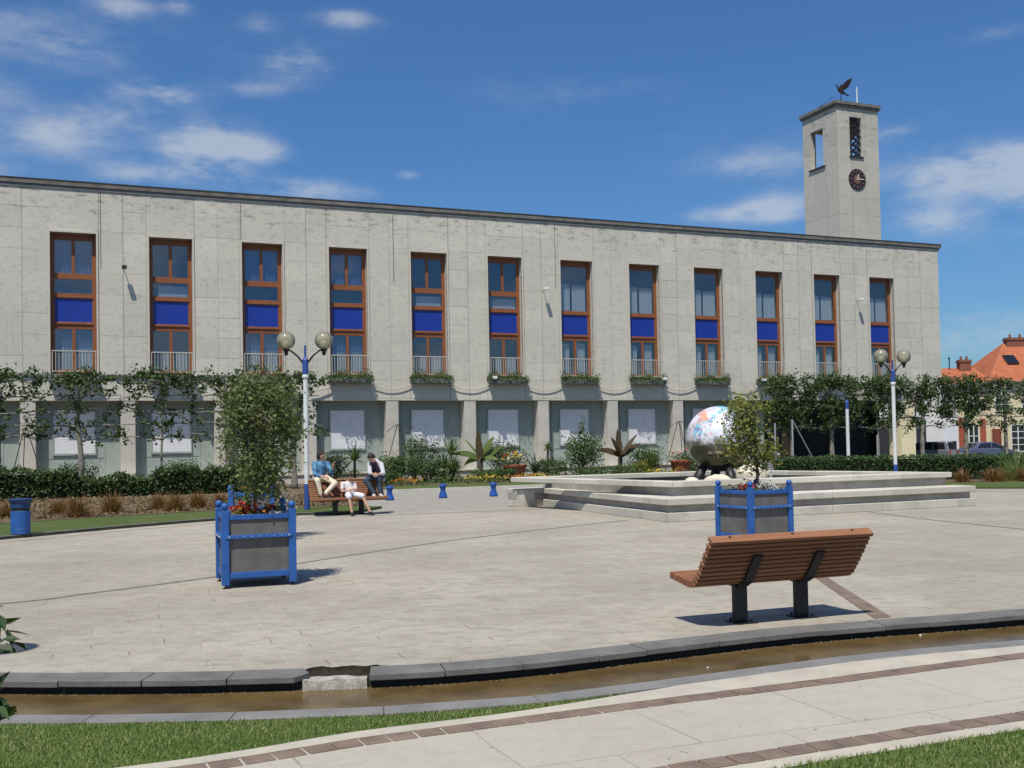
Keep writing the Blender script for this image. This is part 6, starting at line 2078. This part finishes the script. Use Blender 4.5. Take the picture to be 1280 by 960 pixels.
jacket = [('c', V(.93, -.36, 1.05), .135, V(.9, -.34, 1.2), .142), ('c', V(.93, -.37, 1.2), .135, tp + V(.07, -.04, -.05), .13), ('c', tp + V(.13, -.02, -.03), .085, shR, .075), ('c', tp + V(-.05, -.09, -.01), .075, shL, .070),
          ('c', shL, .068, elL, .058), ('c', elL, .055, elL + (wrL - elL) * .3, .05), ('c', shR, .070, elR, .062), ('c', elR, .058, elR + (wrR - elR) * .35, .05), ('c', tp + V(.06, -.1, .06), .07, tp + V(.12, -.12, .0), .07), ('c', V(1.06, -.42, 1.05), .07, V(1.08, -.44, .90), .055)]
vest = [('c', V(.86, -.29, 1.06), .125, V(.82, -.25, 1.18), .128), ('c', V(.82, -.25, 1.18), .128, V(.76, -.19, 1.33), .105)]
trs = [('c', hp - Vector((0, 0, .02)), .138, hp + Vector((0, 0, .04)), .135), ('c', hipL, .098, kL, .072), ('c', kL, .072, aL + Vector((0, 0, .04)), .060), ('c', hipR, .098, kR, .072), ('c', kR, .072, aR + Vector((0, 0, .04)), .060)]
person('man in a light grey hooded jacket and jeans bent over his hands', FB_, BANG, body,
       [('jacket', jacket, 'greycloth', .011), ('vest', vest, 'purple', .011), ('trousers', trs, 'jeans', .011), ('shoe', shoes(aL, V(-.03, .18, 0)), 'paleshoe', .009), ('shoe', shoes(aR, V(.02, .18, 0)), 'paleshoe', .009)], hr_, ey_)

# child slouched on the seat
k = .88
hp, tp = V(.05, .06, .545), V(.0, -.03, .84)
hc = V(.04, .02, 1.0)
hd_, hr_, ey_ = head(hc, (.30, -.80, -.55), (.1, -.4, .85), k)
hipL, hipR = V(-.03, .08, .54), V(.13, .08, .54)
kL, kR = V(-.08, .47, .50), V(.28, .46, .51)
aL, aR = V(-.03, .56, .10), V(.44, .62, .10)
shL, shR = V(-.155, -.02, .83), V(.165, -.02, .82)
elL, elR = V(-.18, .06, .63), V(.21, .06, .63)
wrL, wrR = V(-.05, .22, .66), V(.12, .22, .68)
body = hd_ + [('c', hc - Vector((.0, -.01, .06)), .043, tp + Vector((0, 0, .03)), .05), ('c', hp, .10, V(.02, .0, .70), .10), ('c', V(.02, .0, .70), .10, tp - Vector((0, 0, .04)), .10), ('c', shL, .046, shR, .046),
              ('c', hipL, .068, kL, .046), ('c', kL, .046, aL, .030), ('c', hipR, .068, kR, .046), ('c', kR, .046, aR, .030), ('c', aL, .035, aL + V(-.02, .13, -.06), .026), ('c', aR, .035, aR + V(.04, .12, -.06), .026),
              ('c', shL, .040, elL, .033), ('c', elL, .032, wrL, .022), ('c', shR, .040, elR, .033), ('c', elR, .032, wrR, .022)]
body += hand(wrL, (.9, -.2, .1), (0, 0, 1), (.1, .8, -.2), .8) + hand(wrR, (-.8, -.4, .1), (0, 0, 1), (.1, .8, -.2), .8)
tee = [('c', hp + Vector((0, 0, .06)), .112, V(.02, .0, .70), .115), ('c', V(.02, .0, .70), .115, tp - Vector((0, 0, .04)), .115), ('c', shL, .060, shR, .060), ('c', shL, .056, shL + (elL - shL) * .6, .054), ('c', shR, .056, shR + (elR - shR) * .6, .054), ('c', tp, .06, tp + Vector((0, 0, .035)), .05)]
sho = [('c', hp - Vector((0, 0, .0)), .115, hp + Vector((0, 0, .03)), .115), ('c', hipL, .088, hipL + (kL - hipL) * .98, .076), ('c', hipR, .088, hipR + (kR - hipR) * .98, .076)]
person('child in a white shirt and white shorts slouched on the bench seat', FB_, BANG, body,
       [('shirt', tee, 'whitecloth', .010), ('shorts', sho, 'shorts', .010), ('shoe', shoes(aL + Vector((0, 0, -.01)), V(-.03, .16, 0)), 'shoe', .008), ('shoe', shoes(aR + Vector((0, 0, -.01)), V(.06, .15, 0)), 'shoe', .008)], hr_, ey_)
